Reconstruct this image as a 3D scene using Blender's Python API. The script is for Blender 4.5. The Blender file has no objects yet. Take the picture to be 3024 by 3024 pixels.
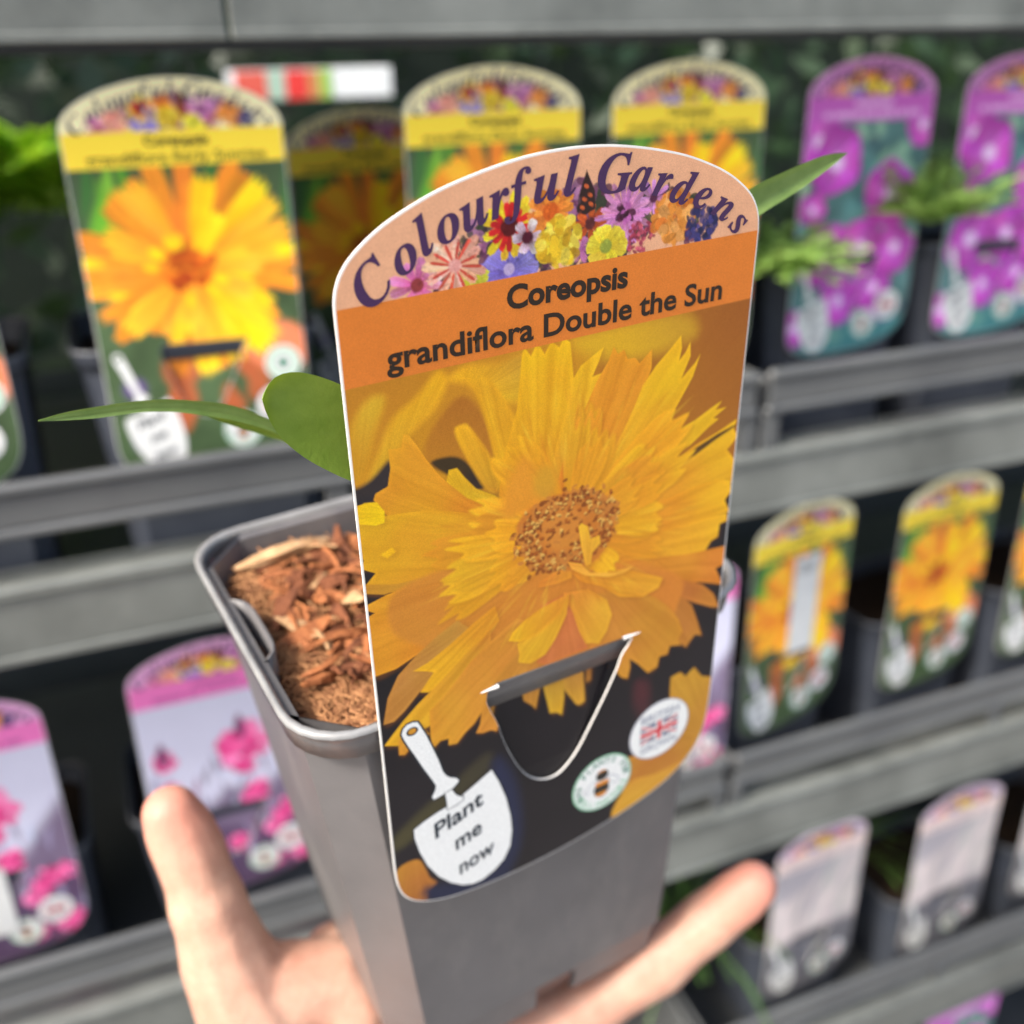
import bpy, bmesh, math, random
import numpy as np
from mathutils import Vector, Matrix, Euler

random.seed(11); np.random.seed(11)
SC = bpy.context.scene
COL = SC.collection
CAM_H = 1.25

# ------------------------------------------------------------------ camera, sky, sun, exposure
right_v = Vector((0.92634, -0.37626, -0.01802))
down_v = Vector((-0.17124, -0.37799, -0.90984))
fwd_v = Vector((0.33552, 0.84590, -0.41458))
cam_data = bpy.data.cameras.new('camera'); cam = bpy.data.objects.new('camera', cam_data); COL.objects.link(cam)
mt = Matrix.Identity(4)
for i in range(3):
    mt[i][0] = right_v[i]; mt[i][1] = -down_v[i]; mt[i][2] = -fwd_v[i]
mt.translation = Vector((0, 0, CAM_H))
cam.matrix_world = mt
cam_data.sensor_width = 36; cam_data.lens = 36
cam_data.clip_start = 0.01; cam_data.clip_end = 200
cam_data.dof.use_dof = True
cam_data.dof.focus_distance = 0.189
cam_data.dof.aperture_fstop = 36 / 3.7
SC.camera = cam

SUN_EL, SUN_AZ = 44, 252       # compass azimuth of the sun: from the left and behind the photographer
world = bpy.data.worlds.new("World"); SC.world = world; world.use_nodes = True
wt = world.node_tree
sky = wt.nodes.new('ShaderNodeTexSky'); sky.sky_type = 'NISHITA'; sky.sun_disc = False
sky.sun_elevation = math.radians(SUN_EL); sky.sun_rotation = math.radians(SUN_AZ)
sky.air_density = 1.0; sky.dust_density = 4.0; sky.ozone_density = 0.6
bg = wt.nodes['Background']; bg.inputs[1].default_value = 0.15
wt.links.new(sky.outputs[0], bg.inputs[0])
sun_data = bpy.data.lights.new('sun', 'SUN'); sun = bpy.data.objects.new('sun', sun_data); COL.objects.link(sun)
sun_data.energy = 3.1; sun_data.angle = math.radians(12); sun_data.color = (1, .95, .87)
ca, sa = math.cos(math.radians(SUN_EL)), math.sin(math.radians(SUN_EL))
to_sun = Vector((math.sin(math.radians(SUN_AZ)) * ca, math.cos(math.radians(SUN_AZ)) * ca, sa))
sun.rotation_euler = to_sun.to_track_quat('Z', 'Y').to_euler()
sun.location = to_sun * 5
SC.view_settings.view_transform = 'Standard'; SC.view_settings.look = 'None'
SC.view_settings.exposure = 1.13; SC.view_settings.gamma = 1

# ------------------------------------------------------------------ frame of the held pot and its label (x along the label, y up it, z towards the reader)
LR = Vector((0.99058761, 0.12774882, 0.04915718)); LD = Vector((0.03710738, 0.09504979, -0.99478067)); LN = Vector((-0.13175444, 0.9872415, 0.08941472))
LP = Vector((0.03454163, 0.16411077, -0.03880652 + CAM_H))
HELD = Matrix.Identity(4)
for i in range(3):
    HELD[i][0] = LR[i]; HELD[i][1] = -LD[i]; HELD[i][2] = -LN[i]
HELD.translation = LP
def hl(u, dep, v):             # millimetres: across, behind the label, down  ->  local metres of the held frame
    return Vector((u / 1000, -v / 1000, -dep / 1000))

# ------------------------------------------------------------------ helpers
def lin(c):
    c = np.asarray(c, float) / 255
    return np.where(c <= .04045, c / 12.92, ((c + .055) / 1.055) ** 2.4)
def props(o, label=None, cat=None, group=None, kind=None):
    if label: o['label'] = label
    if cat: o['category'] = cat
    if group: o['group'] = group
    if kind: o['kind'] = kind
    return o
def empty(name, mw, label, cat, group=None, kind=None):
    o = bpy.data.objects.new(name, None); o.empty_display_size = .01; COL.objects.link(o)
    o.matrix_world = mw; return props(o, label, cat, group, kind)
def link(name, me, mats=None, parent=None, kind=None):
    o = bpy.data.objects.new(name, me); COL.objects.link(o)
    if mats is not None:
        if not isinstance(mats, (list, tuple)): mats = [mats]
        me.materials.clear()
        for m in mats: me.materials.append(m)
    if parent: o.parent = parent
    if kind: o['kind'] = kind
    return o
def mesh_from(name, verts, faces, smooth=False):
    me = bpy.data.meshes.new(name); me.from_pydata([tuple(v) for v in verts], [], faces); me.update()
    if smooth: me.polygons.foreach_set('use_smooth', [True] * len(me.polygons))
    return me
def bm_mesh(name, bm, smooth=False):
    me = bpy.data.meshes.new(name); bmesh.ops.recalc_face_normals(bm, faces=bm.faces); bm.to_mesh(me); bm.free()
    if smooth: me.polygons.foreach_set('use_smooth', [True] * len(me.polygons))
    return me
def add_box(bm, lo, hi, bevel=0, rot=None, segs=1):
    c = [(a + b) / 2 for a, b in zip(lo, hi)]; s = [abs(b - a) for a, b in zip(lo, hi)]
    m = Matrix.Translation(c) @ (rot.to_4x4() if rot else Matrix.Identity(4)) @ Matrix.Diagonal((s[0], s[1], s[2], 1))
    r = bmesh.ops.create_cube(bm, size=1, matrix=m)
    if bevel:
        es = list({e for v in r['verts'] for e in v.link_edges})
        bmesh.ops.bevel(bm, geom=es, offset=bevel, segments=segs, affect='EDGES', profile=.6)
def evalmesh(o, name):
    dg = bpy.context.evaluated_depsgraph_get()
    me = bpy.data.meshes.new_from_object(o.evaluated_get(dg)); me.name = name
    return me
def flat(name, loops, z=0., thick=0., smooth=False, bevel=0., cyclic=True, offset=0.):
    """closed outlines (metres) -> filled flat or extruded mesh; inner outlines become holes"""
    c = bpy.data.curves.new(name, 'CURVE'); c.dimensions = '2D'; c.fill_mode = 'BOTH' if (thick or bevel) else 'FRONT'
    c.extrude = thick; c.offset = offset; c.bevel_depth = bevel; c.bevel_resolution = 2
    for L in loops:
        s = c.splines.new('POLY'); s.points.add(len(L) - 1)
        for p, q in zip(s.points, L): p.co = (q[0], q[1], 0, 1)
        s.use_cyclic_u = cyclic
    o = bpy.data.objects.new(name, c); COL.objects.link(o)
    me = evalmesh(o, name); bpy.data.objects.remove(o)
    co = np.empty(len(me.vertices) * 3); me.vertices.foreach_get('co', co); co[2::3] += z; me.vertices.foreach_set('co', co)
    me.update()
    return me
def text_mesh(body, x, y, ang, height=None, width=None, bold=0., shear=0., z=0., align='LEFT'):
    """text on its baseline, fitted to a width and capital height (metres)"""
    c = bpy.data.curves.new('lettering', 'FONT'); c.body = body; c.offset = bold; c.shear = shear; c.resolution_u = 4; c.fill_mode = 'FRONT'
    o = bpy.data.objects.new('lettering', c); COL.objects.link(o)
    me = evalmesh(o, 'lettering'); bpy.data.objects.remove(o)
    n = len(me.vertices); co = np.empty(n * 3); me.vertices.foreach_get('co', co); co = co.reshape(-1, 3)
    x0, x1 = co[:, 0].min(), co[:, 0].max()
    co[:, 0] -= x0; capy = .70
    sy = height / capy if height else width / (x1 - x0)
    sx = width / (x1 - x0) if width else sy
    co[:, 0] *= sx; co[:, 1] *= sy
    if align == 'CENTER': co[:, 0] -= (x1 - x0) * sx / 2
    ca_, sa_ = math.cos(ang), math.sin(ang)
    X = co[:, 0] * ca_ - co[:, 1] * sa_ + x; Y = co[:, 0] * sa_ + co[:, 1] * ca_ + y
    co = np.stack([X, Y, np.full(n, z)], 1); me.vertices.foreach_set('co', co.ravel()); me.update()
    return me
def join_meshes(name, mes):
    V = []; Fc = []; off = 0
    for me in mes:
        V += [tuple(v.co) for v in me.vertices]; Fc += [tuple(i + off for i in p.vertices) for p in me.polygons]; off += len(me.vertices)
    return mesh_from(name, V, Fc)

# ------------------------------------------------------------------ materials
def new_mat(name):
    m = bpy.data.materials.new(name); m.use_nodes = True
    return m, m.node_tree, m.node_tree.nodes['Principled BSDF']
def nn(t, kind, **kw):
    n = t.nodes.new(kind)
    for k, v in kw.items():
        if isinstance(k, str) and hasattr(n, k): setattr(n, k, v)
    return n
def noise(t, scale, detail=4, rough=.6, coord=None):
    n = t.nodes.new('ShaderNodeTexNoise'); n.inputs['Scale'].default_value = scale
    n.inputs['Detail'].default_value = detail; n.inputs['Roughness'].default_value = rough
    tc = t.nodes.new('ShaderNodeTexCoord')
    if coord is not None:
        mp = t.nodes.new('ShaderNodeMapping'); mp.inputs['Scale'].default_value = coord
        t.links.new(tc.outputs['Object'], mp.inputs[0]); t.links.new(mp.outputs[0], n.inputs['Vector'])
    else: t.links.new(tc.outputs['Object'], n.inputs['Vector'])
    return n
def ramp(t, src, stops):
    r = t.nodes.new('ShaderNodeValToRGB'); e = r.color_ramp.elements
    while len(e) < len(stops): e.new(.5)
    for el, (p, c) in zip(e, stops): el.position = p; el.color = (*c, 1)
    t.links.new(src, r.inputs[0]); return r
def bump(t, b, src, strength, dist):
    n = t.nodes.new('ShaderNodeBump'); n.inputs['Strength'].default_value = strength; n.inputs['Distance'].default_value = dist
    t.links.new(src, n.inputs['Height']); t.links.new(n.outputs[0], b.inputs['Normal'])
def simple(name, c0, c1=None, rough=.5, scale=80, spec=.5, bmp=None, metallic=0, detail=5, coord=None, sss=0):
    m, t, b = new_mat(name)
    b.inputs['Roughness'].default_value = rough; b.inputs['Specular IOR Level'].default_value = spec; b.inputs['Metallic'].default_value = metallic
    if c1 is None: b.inputs['Base Color'].default_value = (*c0, 1)
    else:
        n = noise(t, scale, detail, .6, coord); r = ramp(t, n.outputs[0], [(.3, c0), (.7, c1)]); t.links.new(r.outputs[0], b.inputs['Base Color'])
        rr = t.nodes.new('ShaderNodeMapRange'); rr.inputs['To Min'].default_value = rough - .08; rr.inputs['To Max'].default_value = rough + .1
        t.links.new(n.outputs[0], rr.inputs[0]); t.links.new(rr.outputs[0], b.inputs['Roughness'])
    if bmp:
        n2 = noise(t, bmp[0], 4, .6, coord); bump(t, b, n2.outputs[0], bmp[1], bmp[2])
    if sss:
        b.inputs['Subsurface Weight'].default_value = sss; b.inputs['Subsurface Radius'].default_value = (1, .4, .2); b.inputs['Subsurface Scale'].default_value = .004
    return m
def print_mat(name, gain=1., rough=.42, attr='print_colour'):
    """printed plastic film: ink colours from the mesh, fine halftone grain"""
    m, t, b = new_mat(name)
    a = t.nodes.new('ShaderNodeAttribute'); a.attribute_name = attr
    n = noise(t, 5200, 2, .7)
    mr = t.nodes.new('ShaderNodeMapRange'); mr.inputs['From Min'].default_value = .3; mr.inputs['From Max'].default_value = .7
    mr.inputs['To Min'].default_value = gain * .86; mr.inputs['To Max'].default_value = gain * 1.12
    t.links.new(n.outputs[0], mr.inputs[0])
    v = t.nodes.new('ShaderNodeVectorMath'); v.operation = 'SCALE'
    t.links.new(a.outputs['Color'], v.inputs[0]); t.links.new(mr.outputs[0], v.inputs['Scale'])
    t.links.new(v.outputs[0], b.inputs['Base Color'])
    b.inputs['Roughness'].default_value = rough; b.inputs['Specular IOR Level'].default_value = .25
    n2 = noise(t, 900, 3, .6); bump(t, b, n2.outputs[0], .08, .0004)
    return m
def ink(name, rgb, gain=1., rough=.45):
    m, t, b = new_mat(name); n = noise(t, 3000, 2, .6); c = lin(rgb) * gain
    r = ramp(t, n.outputs[0], [(.3, tuple(c * .85)), (.7, tuple(c * 1.12))]); t.links.new(r.outputs[0], b.inputs['Base Color'])
    b.inputs['Roughness'].default_value = rough; b.inputs['Specular IOR Level'].default_value = .35
    return m

M = {}
M['print'] = print_mat('shaded_label_print', .84)  # inks dimmed: shade on the held label is painted into its colour
M['far_print'] = print_mat('lit_far_label_print', 1.14)  # same inks brightened, stronger daylight put into the rack labels' colour
M['card'] = simple('label_plastic_edge', (.80, .78, .74), (.88, .86, .82), .4, 300)
M['pot'] = simple('grey_pot_plastic', (.094, .090, .092), (.120, .114, .116), .33, 60, .5, (700, .12, .0004))
M['far_pot'] = simple('dark_pot_plastic', (.036, .042, .058), (.058, .066, .084), .5, 40)  # bluish lift in the colour stands for the hazy veil over the background
_t = M['pot'].node_tree; _b = _t.nodes['Principled BSDF']; _src = _b.inputs['Base Color'].links[0].from_socket
_n = noise(_t, 34, 7, .72, (1, .35, 1)); _r = ramp(_t, _n.outputs[0], [(.50, (0, 0, 0)), (.70, (.55, .55, .55))]); _m = _t.nodes.new('ShaderNodeMix'); _m.data_type = 'RGBA'
_t.links.new(_r.outputs[0], _m.inputs['Factor']); _t.links.new(_src, _m.inputs[6]); _m.inputs[7].default_value = (.19, .175, .165, 1); _t.links.new(_m.outputs[2], _b.inputs['Base Color'])
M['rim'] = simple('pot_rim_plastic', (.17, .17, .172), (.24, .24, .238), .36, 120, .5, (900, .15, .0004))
M['tray'] = simple('tray_plastic', (.075, .079, .082), (.105, .11, .11), .34, 14)
M['rail'] = simple('weathered_galvanised_rail', (.10, .108, .10), (.205, .218, .202), .40, 16, .5, (140, .2, .001), .2, 5, (1, 1, 1))
M['shelf'] = simple('shelf_sheet', (.035, .042, .05), (.06, .068, .078), .6, 20)  # background haze painted in as a slight blue lift
M['soil'] = simple('potting_soil', (.018, .012, .008), (.05, .03, .018), .95, 250, .2, (300, .8, .003))
M['dark_text'] = ink('dark_brown_ink', (40, 28, 18))
M['purple_text'] = ink('purple_ink', (66, 38, 78))
M['white_ink'] = ink('white_ink', (232, 233, 230))
M['navy_ink'] = ink('navy_ink', (34, 44, 54))
M['outline_ink'] = ink('outline_ink', (40, 46, 54))
M['green_ink'] = ink('green_ink', (60, 130, 104)); M['pale_green_ink'] = ink('pale_green_ink', (140, 196, 160))
M['red_ink'] = ink('red_ink', (206, 48, 62)); M['flag_blue'] = ink('flag_blue_ink', (84, 92, 122)); M['grey_ink'] = ink('grey_ink', (150, 155, 168))
M['bee_black'] = ink('bee_black_ink', (44, 40, 34)); M['bee_orange'] = ink('bee_orange_ink', (222, 140, 44)); M['wing'] = ink('wing_grey_ink', (178, 178, 186))
M['sticker'] = simple('paper_sticker', (.62, .63, .62), (.74, .75, .73), .7, 120)
M['sticker_ink'] = ink('sticker_ink', (120, 125, 128))

# ------------------------------------------------------------------ painting the printed pictures (ink colours, in label millimetres)
def catmull(P, n=6):
    P = np.asarray(P, float); N = len(P); out = []
    for i in range(N):
        a, b, c, d = P[i - 1], P[i], P[(i + 1) % N], P[(i + 2) % N]
        for k in range(n):
            t = k / n
            out.append(.5 * ((2 * b) + (-a + c) * t + (2 * a - 5 * b + 4 * c - d) * t * t + (-a + 3 * b - 3 * c + d) * t ** 3))
    return np.array(out)
def sdf(poly, X, Y):
    """signed distance to a closed polygon, negative inside"""
    P = np.asarray(poly, float); D = np.full(X.shape, 1e9); ins = np.zeros(X.shape, bool)
    for i in range(len(P)):
        x0, y0 = P[i - 1]; x1, y1 = P[i]; ex, ey = x1 - x0, y1 - y0; wx, wy = X - x0, Y - y0
        t = np.clip((wx * ex + wy * ey) / (ex * ex + ey * ey + 1e-12), 0, 1)
        D = np.minimum(D, (wx - ex * t) ** 2 + (wy - ey * t) ** 2)
        if y0 != y1:
            ins ^= ((Y >= min(y0, y1)) & (Y < max(y0, y1)) & (X < x0 + (Y - y0) / (y1 - y0) * ex))
    return np.where(ins, -1, 1) * np.sqrt(D)
class Canvas:
    def __init__(s, res, x0=-1, x1=91, y0=-22, y1=153):
        s.res = res; s.x0 = x0; s.y0 = y0; s.w = int((x1 - x0) * res) + 1; s.h = int((y1 - y0) * res) + 1
        s.X, s.Y = np.meshgrid(x0 + np.arange(s.w) / res, y0 + np.arange(s.h) / res)
        s.C = np.zeros((s.h, s.w, 3)); s.rng = np.random.RandomState(5)
    def win(s, xa, xb, ya, yb):
        i0 = max(0, int((ya - s.y0) * s.res)); i1 = min(s.h, int((yb - s.y0) * s.res) + 2)
        j0 = max(0, int((xa - s.x0) * s.res)); j1 = min(s.w, int((xb - s.x0) * s.res) + 2)
        return slice(i0, max(i0, i1)), slice(j0, max(j0, j1))
    def noise(s, X, Y, f, seed=0, octv=3):
        out = np.zeros(X.shape); a = 1; tot = 0
        for o in range(octv):
            r = np.random.RandomState(seed * 17 + o); g = r.rand(64, 64); x = (X * f + 300 + seed * 7.3) % 64; y = (Y * f + 300 + seed * 3.1) % 64
            i = np.floor(x).astype(int) % 64; j = np.floor(y).astype(int) % 64; fx = x - np.floor(x); fy = y - np.floor(y)
            fx = fx * fx * (3 - 2 * fx); fy = fy * fy * (3 - 2 * fy); i1 = (i + 1) % 64; j1 = (j + 1) % 64
            out += a * ((g[i, j] * (1 - fx) + g[i1, j] * fx) * (1 - fy) + (g[i, j1] * (1 - fx) + g[i1, j1] * fx) * fy)
            tot += a; a *= .5; f *= 2
        return out / tot
    def fill(s, fn):
        s.C[:] = fn(s.X, s.Y)
    def blob(s, poly, col, blur=.2, alpha=1., smooth=True):
        P = catmull(poly, 4) if smooth else np.asarray(poly, float); b = max(blur, .6 / s.res)
        w = s.win(P[:, 0].min() - b * 2, P[:, 0].max() + b * 2, P[:, 1].min() - b * 2, P[:, 1].max() + b * 2)
        X, Y = s.X[w], s.Y[w]
        if X.size == 0: return
        d = sdf(P, X, Y); m = np.clip(.5 - d / (2 * b), 0, 1); m = (m * m * (3 - 2 * m) * alpha)[..., None]
        c = col(X, Y, d) if callable(col) else lin(col)
        s.C[w] = s.C[w] * (1 - m) + c * m
    def disc(s, x, y, r, col, blur=.2, alpha=1., ry=None, rot=0.):
        a = np.linspace(0, 2 * np.pi, 14, endpoint=False); ry = ry or r
        u, v = r * np.cos(a), ry * np.sin(a)
        s.blob(np.stack([x + u * math.cos(rot) - v * math.sin(rot), y + u * math.sin(rot) + v * math.cos(rot)], 1), col, blur, alpha, False)
    def petal(s, c0, c1, base, tip, pts, blur=.15, st=1., shadow=True):
        seed = s.rng.randint(1000); b0 = np.array(base, float); ax = np.array(tip, float) - b0; L = np.hypot(*ax) + 1e-6; ax /= L
        # fan of veins meets well behind the petal's base
        o = b0 - ax * L * .45; l0, l1 = lin(c0), lin(c1)
        r = np.random.RandomState(seed); tab = r.rand(256); tab2 = r.rand(256)
        def col(X, Y, d):
            dx, dy = X - o[0], Y - o[1]; al = dx * ax[0] + dy * ax[1]; ac = -dx * ax[1] + dy * ax[0]
            t = np.clip((al / L - .45), 0, 1.1); th = ac / (np.abs(al) + 1e-3) * 34
            wob = s.noise(X, Y, .12, seed % 7) * 1.6
            def n1(q, tb):
                q = q + 128 + wob; i = np.floor(q).astype(int); f = q - i; f = f * f * (3 - 2 * f)
                return tb[i % 256] * (1 - f) + tb[(i + 1) % 256] * f
            v = (n1(th, tab) - .5) * .6 + (n1(th * 2.7, tab2) - .5) * .3 + (s.noise(X, Y, .16, seed % 11 + 3) - .5) * .5
            c = l0[None, None] * (1 - t[..., None]) + l1[None, None] * t[..., None]
            f = 1 + v * .36 * st
            rim = np.clip(1 + d / 1.1, 0, 1) * .16 * min(st, 1)     # petals pale a little towards the cut edge
            hue = (s.noise(X, Y, .07, seed % 13 + 5) - .5) * .34 * st
            g = np.stack([f ** .7 + rim * .7 + .02, f * (1 + hue) + rim * .62 - .03, f ** 1.8 * (1 - hue)], -1)
            return np.clip(c * g, 0, 1)
        if shadow and st > .45 and blur < .5:
            s.blob(np.array(pts, float) + np.array([.35, .45]), (150, 88, 22), .8, .3)
        s.blob(pts, col, blur, 1., True if blur > .4 else False)
    def rosette(s, x, y, r, n, ca, cb, core=None, rc=.25, ph=0., wide=.5, ry=1., jit=.15, layers=1):
        for ly in range(layers):
            rr = r * (1 - .3 * ly)
            for k in range(n):
                a = ph + ly * .4 + 2 * np.pi * k / n + s.rng.uniform(-jit, jit); L = rr * s.rng.uniform(.85, 1.08); wd = np.pi * rr / n * wide * 2
                ux, uy = math.cos(a), math.sin(a)
                pts = [(x + (ux * l - uy * w * wd / 2) , y + (uy * l + ux * w * wd / 2) * ry) for l, w in ((0, .2), (L * .5, .9), (L * .85, 1), (L, .45), (L * .97, 0), (L, -.45), (L * .85, -1), (L * .5, -.9), (0, -.2))]
                f = s.rng.uniform(.85, 1.12)
                s.petal(tuple(np.clip(np.array(ca) * f, 0, 255)), tuple(np.clip(np.array(cb) * f, 0, 255)), (x, y), (x + ux * L, y + uy * L * ry), pts, .12, 1.2, False)
        if core: s.disc(x, y, r * rc, core, .25)
    def ruffle(s, x, y, r, cols, n=40, sz=.28):
        for k in range(n):
            a = s.rng.uniform(0, 6.28); q = r * math.sqrt(s.rng.rand()) * .85; c = np.array(cols[s.rng.randint(len(cols))]) * s.rng.uniform(.8, 1.12)
            s.disc(x + q * math.cos(a), y + q * math.sin(a), r * sz * s.rng.uniform(.5, 1.1), tuple(np.clip(c, 0, 255)), .15, .9, r * sz * s.rng.uniform(.3, .8), s.rng.uniform(0, 3))
    def sample(s, x, y):
        fx = np.clip((x - s.x0) * s.res, 0, s.w - 1.001); fy = np.clip((y - s.y0) * s.res, 0, s.h - 1.001)
        i = fy.astype(int); j = fx.astype(int); a = (fx - j)[..., None]; b = (fy - i)[..., None]
        return (s.C[i, j] * (1 - a) + s.C[i, j + 1] * a) * (1 - b) + (s.C[i + 1, j] * (1 - a) + s.C[i + 1, j + 1] * a) * b

def flower_strip(c):
    """the posy printed under the arched lettering"""
    R = c.rng
    clip = c.C.copy()
    for x, y, r in ((24, -6.5, 2.4), (21, -2, 3), (29, -2, 3), (66, -9, 3), (71, -7, 3), (34, -8, 3.5), (27, -7.5, 3), (31, -5, 4), (37, -5, 4), (45, -9, 5), (50, -9, 5), (57, -3.5, 4), (62, -7, 4), (48, -2.5, 4), (39, -2, 3.4), (19, -2, 2.5), (72, -3, 3)):
        c.ruffle(x, y, r, [(70, 50, 60), (90, 70, 80), (60, 70, 50), (110, 60, 90)], 26, .35)
    c.ruffle(27.2, -8.4, 3.2, [(150, 90, 130), (190, 130, 170), (90, 80, 70)], 30)
    c.ruffle(47, -12, 4, [(176, 120, 160), (150, 90, 130), (120, 70, 90)], 40)
    c.rosette(63.4, -9.8, 3.6, 12, (176, 110, 160), (206, 150, 200), (90, 40, 70), .25)
    c.disc(32.7, -1.6, 5.6, (120, 110, 190), .3, 1, 4.2); c.rosette(32.7, -1.6, 5.6, 5, (110, 96, 180), (142, 132, 206), (190, 170, 210), .2, .5, .9, .8)
    c.rosette(25.4, -1.0, 3.6, 7, (190, 190, 50), (220, 220, 70), None, .2, .2, .7, .6)
    c.rosette(15.0, -1.8, 5.0, 9, (196, 70, 130), (226, 150, 190), (150, 60, 60), .25, .1, .5)
    c.rosette(22.2, -3.9, 6.0, 12, (236, 190, 160), (244, 176, 150), None, .2, .2, .55)
    c.rosette(22.2, -3.9, 4.9, 12, (214, 84, 66), (214, 84, 66), (232, 160, 150), .25, .2, .24)
    c.rosette(32.9, -9.0, 5.6, 13, (236, 196, 30), (240, 214, 50), None, .2, 0, .6)
    c.rosette(32.9, -9.0, 4.2, 13, (180, 26, 30), (206, 40, 40), (90, 20, 24), .42, .1, .6)
    c.rosette(41.3, -10.4, 5.6, 9, (220, 110, 40), (240, 150, 60), (214, 96, 30), .3, 0, .6, .75, .3, 2)
    c.rosette(49.5, -7.2, 3.8, 8, (150, 60, 30), (196, 90, 40), (90, 40, 40), .3)
    c.rosette(36.5, -6.6, 3.4, 6, (120, 60, 80), (214, 206, 212), (80, 20, 40), .35)
    c.rosette(47.5, -2.8, 2.6, 6, (166, 96, 150), (190, 120, 170), None)
    c.ruffle(43.3, -4.9, 5.0, [(240, 206, 50), (232, 190, 40), (246, 220, 80), (206, 160, 30)], 70, .32)
    c.rosette(57.0, -7.7, 6.4, 18, (190, 110, 170), (208, 140, 196), None, .2, 0, .5, 1, .12, 2); c.ruffle(57, -7.7, 2.2, [(90, 30, 60), (190, 100, 170), (60, 20, 40)], 18, .4)
    c.rosette(53.1, -2.5, 4.8, 6, (230, 200, 40), (246, 230, 70), (150, 160, 60), .28, .3, .8, .85)
    c.ruffle(60.8, -3.0, 3.6, [(170, 60, 80), (206, 90, 110), (140, 50, 70)], 60, .18)
    c.ruffle(68.3, -5.8, 5.4, [(236, 150, 60), (244, 170, 90), (222, 120, 40)], 80, .28)
    c.ruffle(75.2, -3.4, 4.2, [(50, 50, 100), (70, 66, 130), (36, 40, 80)], 60, .25)
    # butterfly
    c.blob([(48.6, -16.6), (50.4, -12.8), (50.6, -9.6), (48.4, -8.8), (46.6, -9.6), (47.2, -13)], (52, 34, 32), .15, 1, False)
    for q in ((48.6, -13.8), (49.4, -12.2), (48.2, -11.6), (49.6, -10.6), (47.8, -10.2)): c.disc(q[0], q[1], .55, (206, 96, 50), .15, 1, .35, .5)
    for k in range(900):           # petals' small lights and darks
        x = R.uniform(12, 79); y = R.uniform(-13, 0)
        if y < -13.5 + ((x - 46) / 34) ** 2 * 9: continue
        j = int((x - c.x0) * c.res); i = int((y - c.y0) * c.res); base = c.C[i, j]
        if abs(base - clip[i, j]).max() < .02: continue
        f = R.choice([.55, .7, 1.25, 1.5]); c.disc(x, y, R.uniform(.2, .5), lambda X, Y, d, b_=np.clip(base * f, 0, .95): b_ + 0 * X[..., None], .2, .55, R.uniform(.1, .3), R.uniform(0, 3))
    # keep the posy above the coloured band
    band = c.Y > -.02
    c.C[band] = clip[band]

def double_bloom(c):
    """the inner ranks of ragged petals and the creases between them"""
    R = np.random.RandomState(12); cx, cy = 45.7, 56
    TH = np.radians([-180, -150, -130, -110, -80, -50, -20, 0, 30, 60, 90, 130, 160, 180]); LL = [42, 34, 27, 36, 39, 41, 42, 41, 36, 27, 25, 34, 40, 42]
    def reach(a): return np.interp((a + np.pi) % (2 * np.pi) - np.pi, TH, LL)
    order = []
    for k in range(36):
        a = R.uniform(-np.pi, np.pi)
        if 1.0 < a < 2.2: continue
        order.append((R.uniform(.42, .84), a))
    for fr, a in sorted(order, reverse=True):
        L = reach(a) * fr; w_ = R.uniform(3.0, 5.4) * (.6 + .5 * fr); ux, uy = math.cos(a), math.sin(a); bend = R.uniform(-.14, .14) * L
        pr = [(.12, .25), (.4, .65), (.7, 1), (.9, .95), (1.0 + R.uniform(-.05, .04), .72), (.93, .45), (1.03 + R.uniform(-.04, .05), .1), (.92, -.25), (1.0 + R.uniform(-.07, .02), -.6), (.86, -.95), (.6, -.9), (.35, -.6), (.12, -.25)]
        pts = [(cx + ux * l * L - uy * (w * w_ + bend * l * l), cy + uy * l * L + ux * (w * w_ + bend * l * l)) for l, w in pr]
        f = R.uniform(.94, 1.05); ca = np.array([(226, 146, 34), (222, 134, 36), (230, 160, 34)][R.randint(3)]) * f; cb = np.array([(238, 174, 32), (234, 164, 36), (240, 182, 34)][R.randint(3)]) * f
        c.petal(tuple(np.clip(ca, 0, 255)), tuple(np.clip(cb, 0, 255)), (cx, cy), (cx + ux * L, cy + uy * L), pts, .42, .9)
    for k in range(330):
        a = R.uniform(-np.pi, np.pi); q0 = R.uniform(.25, .75); q1 = q0 + R.uniform(.1, .3); L = reach(a); q1 = min(q1, .93); w = R.uniform(.12, .42); b = a + R.uniform(-.05, .05)
        p0 = (cx + math.cos(a) * L * q0, cy + math.sin(a) * L * q0); p1 = (cx + math.cos(b) * L * q1, cy + math.sin(b) * L * q1); nx, ny = -math.sin(a) * w, math.cos(a) * w; m = ((p0[0] + p1[0]) / 2, (p0[1] + p1[1]) / 2)
        col, al = [((200, 118, 26), .26), ((250, 206, 60), .26), ((218, 134, 32), .32), ((184, 104, 24), .16)][R.randint(4)]
        c.blob([p0, (m[0] + nx, m[1] + ny), p1, (m[0] - nx, m[1] - ny)], col, .28, al, False)

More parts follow.
